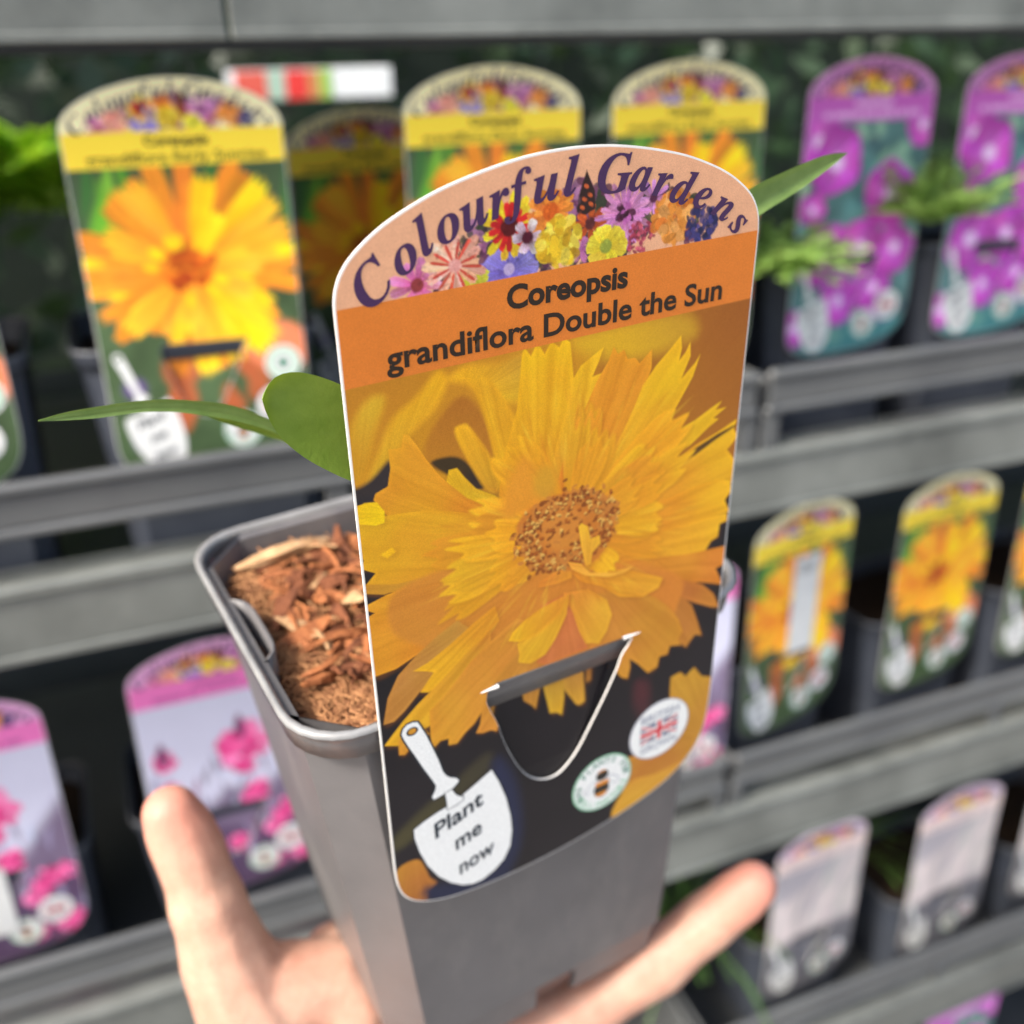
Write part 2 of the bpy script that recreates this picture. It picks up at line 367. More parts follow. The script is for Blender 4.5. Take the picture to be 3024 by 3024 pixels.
def main_picture():
    c = Canvas(5)
    c.fill(lambda X, Y: lin((34, 30, 34))[None, None] * (.7 + .5 * c.noise(X, Y, .05, 2))[..., None])
    w = c.Y < 45
    c.C[w] = lin((176, 122, 34))
    under, over = PETALS
    for k_, q in enumerate(under):
        if k_ == NDISC: double_bloom(c)
        c.petal(*q)
    # stamens of the disc
    R = np.random.RandomState(3); cx, cy = 45.6, 56.5
    cx, cy = DISC_C
    for k in range(760):
        a = R.uniform(0, 6.283); q = math.sqrt(R.rand()) if k < 300 else R.normal(.84, .12)
        x = cx + q * DISC_R[0] * math.cos(a); y = cy + q * DISC_R[1] * math.sin(a)
        if q < .4 and R.rand() < .25: continue
        kind = R.rand()
        col = (140, 74, 26) if kind < .26 else ((206, 130, 54) if kind < .66 else ((236, 184, 90) if kind < .86 else (174, 92, 30)))
        c.disc(x, y, R.uniform(.35, .85), col, .15, .9, R.uniform(.28, .55), R.uniform(0, 3))
        if kind > .66: c.disc(x + .2, y + .35, .45, (110, 52, 22), .15, .6, .25)
    for q in over: c.petal(*q)
    # arch and band
    def arch(X, Y): return lin((238, 178, 138))[None, None] * (.94 + .12 * c.noise(X, Y, .4, 4))[..., None]
    a = c.Y < 0; c.C[a] = arch(c.X, c.Y)[a]
    flower_strip(c)
    b = (c.Y >= 0) & (c.Y < 14)
    bc = lin((226, 128, 48))[None, None] * (.95 + .1 * c.noise(c.X, c.Y, .35, 8))[..., None]; c.C[b] = bc[b]
    return c

def far_picture(kind):
    c = Canvas(2.5); R = c.rng = np.random.RandomState({'yellow': 1, 'purple': 2, 'pink': 3, 'pale': 4}[kind])
    if kind == 'yellow':
        c.fill(lambda X, Y: lin((66, 84, 56))[None, None] * (.6 + c.noise(X, Y, .08, 2))[..., None])
        for k in range(34):
            x = R.uniform(0, 90); y = R.uniform(16, 50); a = R.uniform(-.5, .5)
            c.blob([(x, y + 12), (x + 2 + 9 * a, y), (x + 12 * a, y - 14), (x - 2 + 9 * a, y)], [(96, 160, 44), (60, 120, 50), (130, 190, 60), (70, 110, 60)][k % 4], 1.2, .8)
        c.blob([(0, 60), (8, 30), (20, 24), (14, 60)], (110, 180, 50), 2, .8)
        for k in range(11): c.disc(R.uniform(30, 72), R.uniform(95, 122), R.uniform(3, 7), (176, 92, 56), 1.4, .8, R.uniform(5, 12))
        c.ruffle(14, 130, 10, [(70, 60, 90), (90, 80, 120)], 20, .35); c.disc(12, 108, 5, (100, 80, 130), 2)
        c.blob([(60, 92), (78, 84), (90, 90), (90, 104), (74, 108)], (222, 130, 90), 2)
        c.rosette(44, 56, 50, 21, (196, 96, 30), (232, 146, 44), None, .2, .2, .55, .95, .25, 2)
        for a0, a1, ca, cb in ((-1.5, 1.2, (238, 156, 24), (252, 220, 30)), (.5, 3.3, (236, 150, 30), (250, 206, 40)), (2.4, 4.8, (214, 112, 32), (234, 150, 44)), (-3.1, 3.1, (226, 130, 34), (246, 190, 50))):
            for k in range(17):
                a = R.uniform(a0, a1); L = R.uniform(24, 50); w_ = R.uniform(2.6, 5.4); ux, uy = math.cos(a), math.sin(a); x, y = 44, 57
                pts = [(x + ux * l - uy * w * w_, y + uy * l + ux * w * w_) for l, w in ((3, .2), (L * .5, .8), (L * .85, 1), (L, .7), (L * .93, .3), (L * 1.02, 0), (L * .92, -.3), (L, -.8), (L * .8, -1), (L * .45, -.7), (3, -.2))]
                c.petal(ca, cb, (x, y), (x + ux * L, y + uy * L), pts, .5, 1.3, False)
        c.ruffle(42, 55, 13, [(206, 96, 28), (186, 74, 24), (226, 130, 34), (160, 60, 24)], 60, .3)
        for k in range(14):
            a = R.uniform(0, 6.28); c.disc(42 + 15 * math.cos(a), 58 + 13 * math.sin(a), 3.4, (250, 206, 30), .9, .8, 1.7, a)
        arch, band = (252, 242, 190), (252, 220, 66)
    elif kind == 'purple':
        c.fill(lambda X, Y: (lin((86, 124, 124))[None, None] * (.3 + 1.2 * c.noise(X, Y, .09, 2))[..., None]))
        for k in range(50): c.disc(R.uniform(0, 90), R.uniform(14, 150), R.uniform(3, 8), [(150, 190, 160), (90, 140, 140), (50, 70, 90), (180, 206, 160)][k % 4], 2, .7, R.uniform(2, 6), R.uniform(0, 3))
        for x, y, r in ((84, 17, 12), (10, 24, 16), (24, 36, 19), (66, 56, 20), (10, 62, 10), (74, 88, 15), (20, 88, 19), (48, 86, 16), (36, 118, 15), (62, 112, 14), (4, 132, 12), (70, 124, 12)):
            c.rosette(x, y, r, 5, (206, 110, 206), (176, 50, 166), (236, 206, 240), .24, R.uniform(0, 2), 1.0, 1, .1)
        c.blob([(20, 138), (60, 130), (92, 136), (92, 156), (10, 156)], (70, 134, 136), 3, .8)
        arch, band = (214, 140, 210), (196, 96, 190)
    elif kind == 'pink':
        c.fill(lambda X, Y: lin((196, 196, 216))[None, None] * (.95 + .1 * c.noise(X, Y, .05, 2))[..., None])
        c.blob([(-4, 84), (12, 74), (26, 88), (44, 78), (62, 84), (80, 62), (94, 56), (94, 156), (-4, 156)], (112, 98, 122), 6)
        c.blob([(-4, 112), (30, 104), (60, 108), (94, 96), (94, 156), (-4, 156)], (84, 66, 92), 6)
        for k in range(90):
            x = R.uniform(0, 92); y = R.uniform(60, 148); a = R.uniform(-.6, .6)
            c.blob([(x, y + 7), (x + 1.6, y), (x + 7 * a, y - 8), (x - 1.6, y)], [(150, 144, 176), (96, 82, 106), (120, 110, 136), (190, 200, 224), (130, 56, 100)][k % 5], .6, .7)
        for x, y, s_ in ((56, 52, 17), (12, 50, 7), (12, 70, 6), (58, 84, 9), (20, 104, 8), (74, 102, 8), (66, 112, 7), (84, 98, 6), (44, 118, 6), (10, 124, 8), (80, 134, 9), (30, 136, 6), (62, 136, 7)):
            c.ruffle(x, y, s_, [(226, 70, 140), (236, 96, 160), (196, 50, 116), (240, 130, 180)], 46, .34)
        for x, y in ((54, 34), (11, 42)): c.blob([(x, y - 5), (x + 3, y + 4), (x, y + 12), (x - 3, y + 4)], (120, 60, 100), 1)
        arch, band = (222, 160, 206), (226, 116, 182)
    else:
        c.fill(lambda X, Y: lin((206, 194, 192))[None, None] * (.7 + .45 * c.noise(X, Y * .35, .09, 6))[..., None])
        for k in range(70):
            x = R.uniform(-5, 95); y = R.uniform(20, 150); L = R.uniform(20, 46); a = .35
            c.blob([(x, y + L / 2), (x + 1.8, y), (x + L * a, y - L / 2), (x - 1.8, y)], [(150, 160, 158), (226, 214, 206), (196, 204, 190), (186, 170, 180), (120, 130, 136)][k % 5], 1, .5)
        c.blob([(-2, 16), (40, 14), (60, 18), (30, 40), (-2, 44)], (140, 140, 152), 4, .6)
        c.blob([(-4, 100), (30, 92), (60, 88), (94, 96), (94, 156), (-4, 156)], (78, 80, 88), 7, .88)
        c.ruffle(24, -2.5, 2, [(230, 90, 60)], 4)
        arch, band = (232, 208, 224), (236, 212, 204)
    a = c.Y < 0; c.C[a] = lin(arch)
    flower_strip(c)
    b = (c.Y >= 0) & (c.Y < 14); c.C[b] = lin(band)
    if kind in ('purple', 'pale', 'pink'):
        # white or dark print too small and soft to read
        ic = {'purple': (240, 200, 240), 'pale': (150, 140, 146), 'pink': (150, 70, 130)}[kind]
        x = 33
        while x < 57: wd = R.uniform(1.2, 2.2); c.blob([(x, 2.6), (x + wd, 2.6), (x + wd, 5.6), (x, 5.6)], ic, .3, .85, False); x += wd + .5
        x = 12
        while x < 78: wd = R.uniform(1.2, 2.4); c.blob([(x, 8.6), (x + wd, 8.6), (x + wd, 11.6), (x, 11.6)], ic, .3, .8, False); x += wd + (.5 if R.rand() < .8 else 2)
    return c

# ------------------------------------------------------------------ label shapes (mm, v runs down)
_h = [(0, 6), (0, 2), (.15, -1.6), (1.0, -4.6), (2.8, -7.4), (5.6, -9.9), (9.2, -12.3), (13.5, -14.4), (19.5, -16.7), (26, -18.4), (32, -19.6), (38, -20.4), (45, -20.7)]
_o = _h + [(90 - x, y) for x, y in _h[-2::-1]] + [(90, 12), (90, 24), (90, 60), (90, 96), (90, 108), (90, 118), (89.7, 124), (89.0, 129.5), (87.2, 134.5), (84, 139), (79.5, 142.6), (74, 145.2), (66, 147.6), (58, 149.3), (48, 150.7), (38, 151.4), (28, 151.4), (20, 150.8), (13, 149.6), (7.6, 147.6), (3.8, 145), (1.4, 141.6), (.3, 137.4), (0, 132), (0, 122), (0, 112), (0, 72), (0, 26), (0, 14)]
OUT = catmull(_o, 4)
_t = [(27.6, 89.4), (28.0, 102), (32.3, 115.5), (37.2, 122.6), (43.2, 124.6), (48.5, 120.4), (53, 112.8), (58.2, 102.7), (60.9, 95.9), (61.4, 89.4)]
HOLE = np.array(list(catmull(_t, 5)[:-5]))
def inset(P, d):
    P = np.asarray(P); a = np.roll(P, 1, 0); b = np.roll(P, -1, 0); t = b - a; t /= np.hypot(t[:, 0], t[:, 1])[:, None] + 1e-9
    n = np.stack([t[:, 1], -t[:, 0]], 1); area = .5 * np.sum(P[:, 0] * np.roll(P[:, 1], -1) - np.roll(P[:, 0], -1) * P[:, 1])
    return P + n * (-d if area > 0 else d)
def to_m(P): return [(p[0] / 1000, -p[1] / 1000) for p in P]
def picture_mesh(name, canvas, step, region, z=.0003, curve=None):
    """a sheet of small quads trimmed to region (a signed distance in mm), each corner carrying its ink colour"""
    xs = np.arange(-1, 91 + step, step); ys = np.arange(-21.6, 152.6, step); X, Y = np.meshgrid(xs, ys)
    d = region(X, Y); e = step * .5
    dc = (d[:-1, :-1] + d[1:, :-1] + d[:-1, 1:] + d[1:, 1:]) / 4; keep = dc < 0
    used = np.zeros(X.shape, int)
    for a in (slice(0, -1), slice(1, None)):
        for b in (slice(0, -1), slice(1, None)): used[a, b] += keep
    bd = (used > 0) & (used < 4)
    gy, gx = np.gradient(d, step); g = np.hypot(gx, gy) + 1e-6
    X = X.copy(); Y = Y.copy(); X[bd] -= (d * gx / g)[bd]; Y[bd] -= (d * gy / g)[bd]
    idx = -np.ones(X.shape, int); u = used > 0; idx[u] = np.arange(u.sum())
    V = np.stack([X[u] / 1000, -Y[u] / 1000, np.full(u.sum(), z)], 1)
    if curve is not None: V[:, 2] += curve(X[u], Y[u]) / 1000
    i, j = np.nonzero(keep)
    Q = np.stack([idx[i, j], idx[i + 1, j], idx[i + 1, j + 1], idx[i, j + 1]], 1)
    me = bpy.data.meshes.new(name); me.vertices.add(len(V)); me.vertices.foreach_set('co', V.ravel())
    me.loops.add(Q.size); me.loops.foreach_set('vertex_index', Q.ravel().astype(np.int32))
    me.polygons.add(len(Q)); me.polygons.foreach_set('loop_start', np.arange(0, Q.size, 4, dtype=np.int32))
    me.update(calc_edges=True); me.validate()
    C = canvas.sample(X[u], Y[u]); C = np.concatenate([C, np.ones((len(C), 1))], 1)
    at = me.color_attributes.new('print_colour', 'FLOAT_COLOR', 'POINT'); at.data.foreach_set('color', C.ravel().astype(np.float32))
    return me

# ------------------------------------------------------------------ lettering and marks printed on every label
GLY = {"C":[[[202,-11],[166,-9],[133,-2],[104,10],[79,26],[59,47],[42,71],[30,99],[23,130],[20,165],[22,197],[27,230],[37,262],[49,294],[65,323],[83,352],[105,378],[128,401],[154,420],[196,444],[241,458],[287,463],[317,461],[350,456],[385,448],[388,447],[392,447],[397,446],[401,445],[405,444],[407,444],[417,446],[425,452],[431,463],[449,463],[420,308],[401,310],[398,349],[390,381],[377,406],[359,425],[336,436],[309,439],[278,435],[249,422],[222,401],[196,371],[173,333],[152,287],[135,237],[126,189],[122,142],[125,107],[135,77],[151,53],[173,35],[199,24],[229,20],[280,30],[326,58],[368,105],[387,91],[335,34],[273,0]]],"o":[[[96,-9],[67,-6],[42,4],[20,20],[3,41],[-7,68],[-10,98],[-8,123],[-3,147],[6,172],[17,196],[32,219],[48,241],[66,260],[86,277],[107,291],[130,301],[152,308],[175,310],[207,306],[234,297],[256,281],[272,260],[282,234],[285,203],[283,179],[278,155],[270,130],[258,106],[245,83],[228,61],[210,41],[190,24],[168,10],[145,-1],[121,-7]],[[103,13],[114,15],[124,21],[134,30],[143,43],[153,57],[162,74],[170,92],[177,111],[184,132],[190,152],[196,172],[200,191],[203,210],[205,226],[206,240],[202,267],[191,283],[172,288],[162,286],[151,281],[141,272],[132,260],[122,246],[113,229],[105,211],[97,192],[90,172],[84,151],[79,131],[75,111],[72,92],[70,74],[69,58],[73,33],[84,18]]],"l":[[[40,-9],[25,-8],[13,-4],[3,3],[-4,13],[-9,25],[-10,40],[-10,47],[-9,54],[-8,61],[-6,69],[-4,77],[-2,85],[77,371],[82,391],[86,406],[87,414],[84,425],[74,431],[58,433],[52,433],[52,450],[99,456],[143,463],[183,470],[79,86],[78,81],[76,75],[75,69],[74,63],[73,58],[73,54],[74,47],[77,42],[83,41],[96,46],[112,62],[131,89],[144,79],[126,51],[109,29],[93,12],[76,0],[59,-7]]],"u":[[[46,-9],[18,-4],[1,13],[-5,41],[-4,50],[-2,61],[0,75],[4,91],[9,110],[15,130],[38,211],[42,229],[45,244],[46,254],[43,264],[34,271],[19,273],[13,273],[12,289],[31,292],[51,295],[73,298],[96,301],[120,305],[146,310],[81,79],[78,69],[76,61],[76,53],[77,46],[82,41],[89,40],[113,48],[138,72],[167,113],[194,167],[217,230],[236,301],[316,301],[279,168],[258,87],[251,57],[251,54],[252,51],[254,48],[256,46],[258,44],[261,44],[267,45],[273,49],[280,56],[284,60],[288,64],[292,70],[296,76],[301,83],[306,91],[321,81],[302,53],[284,31],[268,13],[251,1],[233,-7],[215,-9],[202,-8],[191,-4],[182,4],[175,14],[171,26],[169,40],[171,51],[175,71],[181,103],[158,68],[136,40],[114,18],[92,3],[70,-6]]],"r":[[[-14,0],[42,211],[46,222],[48,232],[50,240],[51,247],[51,251],[52,254],[49,264],[39,271],[24,273],[18,273],[17,289],[58,295],[102,302],[151,310],[114,189],[125,209],[135,227],[144,243],[154,257],[163,270],[171,280],[180,289],[188,296],[197,302],[205,306],[214,309],[222,310],[243,305],[255,290],[259,265],[258,251],[255,240],[249,230],[241,223],[232,219],[220,218],[208,220],[196,227],[186,238],[184,240],[182,241],[180,241],[165,234],[148,212],[127,175],[116,151],[105,125],[95,97],[85,67],[75,35],[66,0]]],"f":[[[-66,-139],[-82,-137],[-96,-132],[-108,-124],[-118,-112],[-123,-99],[-125,-85],[-124,-75],[-121,-66],[-116,-58],[-109,-52],[-100,-49],[-91,-48],[-82,-49],[-75,-51],[-69,-56],[-64,-62],[-61,-70],[-60,-79],[-60,-86],[-62,-92],[-65,-97],[-68,-101],[-70,-105],[-71,-107],[-69,-112],[-65,-116],[-59,-117],[-50,-115],[-42,-110],[-34,-102],[-27,-92],[-21,-79],[-15,-65],[-8,-46],[-2,-24],[4,3],[11,33],[18,67],[26,104],[60,275],[13,275],[19,303],[66,303],[82,354],[102,396],[126,428],[152,452],[181,465],[212,470],[232,469],[250,464],[264,456],[274,445],[280,432],[282,418],[278,398],[267,385],[247,381],[239,383],[231,386],[224,391],[219,398],[215,405],[214,413],[215,419],[217,425],[220,430],[223,434],[224,438],[225,442],[224,446],[220,448],[214,449],[201,445],[189,434],[178,415],[167,387],[156,349],[144,303],[201,303],[197,275],[140,275],[105,113],[93,59],[79,12],[65,-29],[49,-63],[31,-90],[11,-112],[-11,-127],[-37,-136]]],"G":[[[221,-11],[162,-6],[113,11],[73,39],[44,76],[27,122],[21,175],[23,208],[28,240],[38,271],[51,301],[67,330],[87,357],[110,382],[135,404],[163,422],[186,434],[209,444],[232,452],[256,458],[280,462],[306,463],[319,462],[334,461],[349,459],[365,456],[382,452],[400,447],[406,445],[412,444],[418,444],[427,446],[434,452],[441,463],[457,463],[428,317],[410,317],[406,354],[397,384],[382,408],[362,425],[337,435],[308,439],[279,434],[250,421],[222,400],[196,370],[172,333],[150,287],[134,238],[124,190],[120,144],[124,106],[134,73],[151,48],[174,29],[203,18],[238,14],[259,16],[275,21],[288,29],[297,40],[305,55],[312,74],[330,144],[333,159],[335,170],[336,179],[335,189],[331,196],[325,201],[315,204],[303,206],[286,207],[286,223],[475,223],[475,206],[469,206],[457,205],[447,200],[440,191],[435,180],[430,166],[425,150],[395,31],[340,7],[282,-7]]],"a":[[[53,-9],[33,-6],[16,1],[1,14],[-10,30],[-17,50],[-19,73],[-17,97],[-13,122],[-5,147],[5,172],[17,196],[32,220],[48,241],[65,260],[84,276],[112,295],[139,306],[165,310],[189,305],[205,290],[214,265],[225,303],[297,303],[241,108],[237,95],[234,83],[232,74],[230,66],[229,60],[228,56],[229,47],[233,42],[238,40],[251,46],[267,61],[285,87],[300,78],[265,30],[231,1],[197,-9],[174,-4],[160,10],[155,34],[155,40],[156,45],[157,52],[158,59],[160,67],[162,75],[145,49],[128,28],[111,12],[93,1],[74,-6]],[[93,41],[103,43],[113,48],[124,56],[134,67],[143,80],[152,95],[161,111],[169,129],[176,147],[183,166],[188,184],[192,202],[196,219],[197,234],[198,248],[195,266],[186,277],[172,281],[162,279],[151,273],[141,264],[130,251],[119,236],[109,219],[99,200],[91,180],[83,159],[77,143],[73,129],[70,115],[67,103],[66,91],[65,81],[68,59],[77,45]]],"d":[[[55,-9],[35,-7],[17,1],[3,14],[-7,32],[-13,55],[-15,82],[-14,103],[-10,125],[-4,148],[5,170],[16,193],[29,215],[44,235],[60,255],[78,272],[107,293],[135,305],[164,310],[182,308],[198,303],[213,294],[238,381],[240,387],[241,393],[242,399],[243,404],[243,408],[243,412],[242,419],[239,425],[234,428],[227,431],[217,432],[205,433],[205,451],[226,453],[248,456],[271,459],[294,462],[318,466],[343,470],[237,83],[235,74],[233,67],[232,60],[231,55],[230,51],[230,48],[231,44],[233,42],[238,41],[243,42],[249,46],[255,52],[263,61],[271,74],[281,89],[297,78],[278,52],[261,30],[246,13],[231,0],[215,-7],[198,-9],[175,-4],[162,10],[157,35],[158,48],[160,61],[164,76],[147,50],[130,28],[113,12],[95,0],[76,-7]],[[96,42],[106,43],[117,49],[127,58],[137,70],[147,83],[156,99],[164,117],[172,135],[180,153],[186,172],[191,190],[196,208],[199,223],[201,237],[201,249],[199,268],[191,280],[177,283],[169,282],[159,277],[149,269],[139,258],[130,246],[120,231],[111,215],[102,199],[93,181],[86,162],[79,144],[74,126],[70,109],[67,93],[66,79],[67,68],[70,59],[75,51],[81,46],[88,43]]],"e":[[[87,-9],[60,-6],[36,3],[16,19],[1,40],[-8,67],[-11,98],[-9,122],[-3,147],[6,172],[18,196],[32,219],[49,240],[68,260],[88,276],[109,290],[131,301],[154,307],[176,310],[197,308],[215,302],[230,293],[241,280],[247,265],[249,248],[244,222],[230,197],[207,174],[173,153],[131,136],[79,124],[76,112],[75,100],[75,88],[76,73],[80,60],[87,50],[96,42],[108,37],[122,36],[147,42],[171,62],[195,95],[214,83],[179,32],[136,1]],[[84,146],[104,152],[123,161],[140,171],[156,184],[169,197],[179,212],[187,228],[192,244],[193,260],[193,268],[191,275],[187,280],[182,284],[177,287],[171,287],[156,283],[141,272],[126,252],[110,224],[96,189]]],"n":[[[213,-9],[188,-4],[173,13],[168,41],[169,52],[171,67],[175,84],[181,104],[188,127],[197,153],[220,222],[223,232],[225,240],[226,246],[224,254],[220,259],[213,261],[189,253],[163,229],[136,190],[123,165],[110,137],[97,107],[86,74],[75,38],[66,0],[-14,0],[42,211],[46,222],[48,232],[50,240],[51,247],[51,251],[52,254],[49,264],[39,271],[24,273],[18,273],[17,289],[58,295],[102,302],[151,310],[116,193],[141,230],[164,259],[187,281],[209,297],[232,306],[256,310],[284,304],[301,287],[306,259],[306,251],[304,240],[301,226],[297,210],[292,191],[285,170],[265,109],[253,71],[248,57],[250,49],[254,45],[260,43],[266,44],[273,48],[279,55],[286,64],[295,76],[304,90],[319,80],[300,53],[282,31],[266,13],[249,1],[231,-7]]],"s":[[[91,-9],[73,-8],[52,-3],[28,5],[24,6],[20,7],[15,7],[6,6],[-1,1],[-7,-7],[-24,-4],[-7,109],[13,105],[23,55],[46,24],[81,14],[103,18],[115,31],[120,52],[119,60],[117,68],[114,77],[109,86],[103,96],[95,106],[69,138],[57,155],[47,170],[39,185],[33,200],[29,214],[28,228],[31,250],[39,269],[53,286],[71,299],[92,306],[116,309],[134,308],[156,304],[179,298],[182,297],[184,296],[186,296],[188,295],[190,295],[192,295],[201,296],[207,300],[212,307],[230,307],[215,205],[197,207],[184,252],[163,279],[134,288],[124,287],[115,284],[107,278],[101,271],[98,264],[97,255],[100,240],[109,222],[124,202],[131,193],[138,184],[146,176],[153,167],[159,158],[165,149],[172,138],[178,127],[183,116],[187,105],[189,93],[190,82],[189,65],[184,50],[177,36],[168,23],[156,12],[142,3],[126,-4],[109,-8]]]}
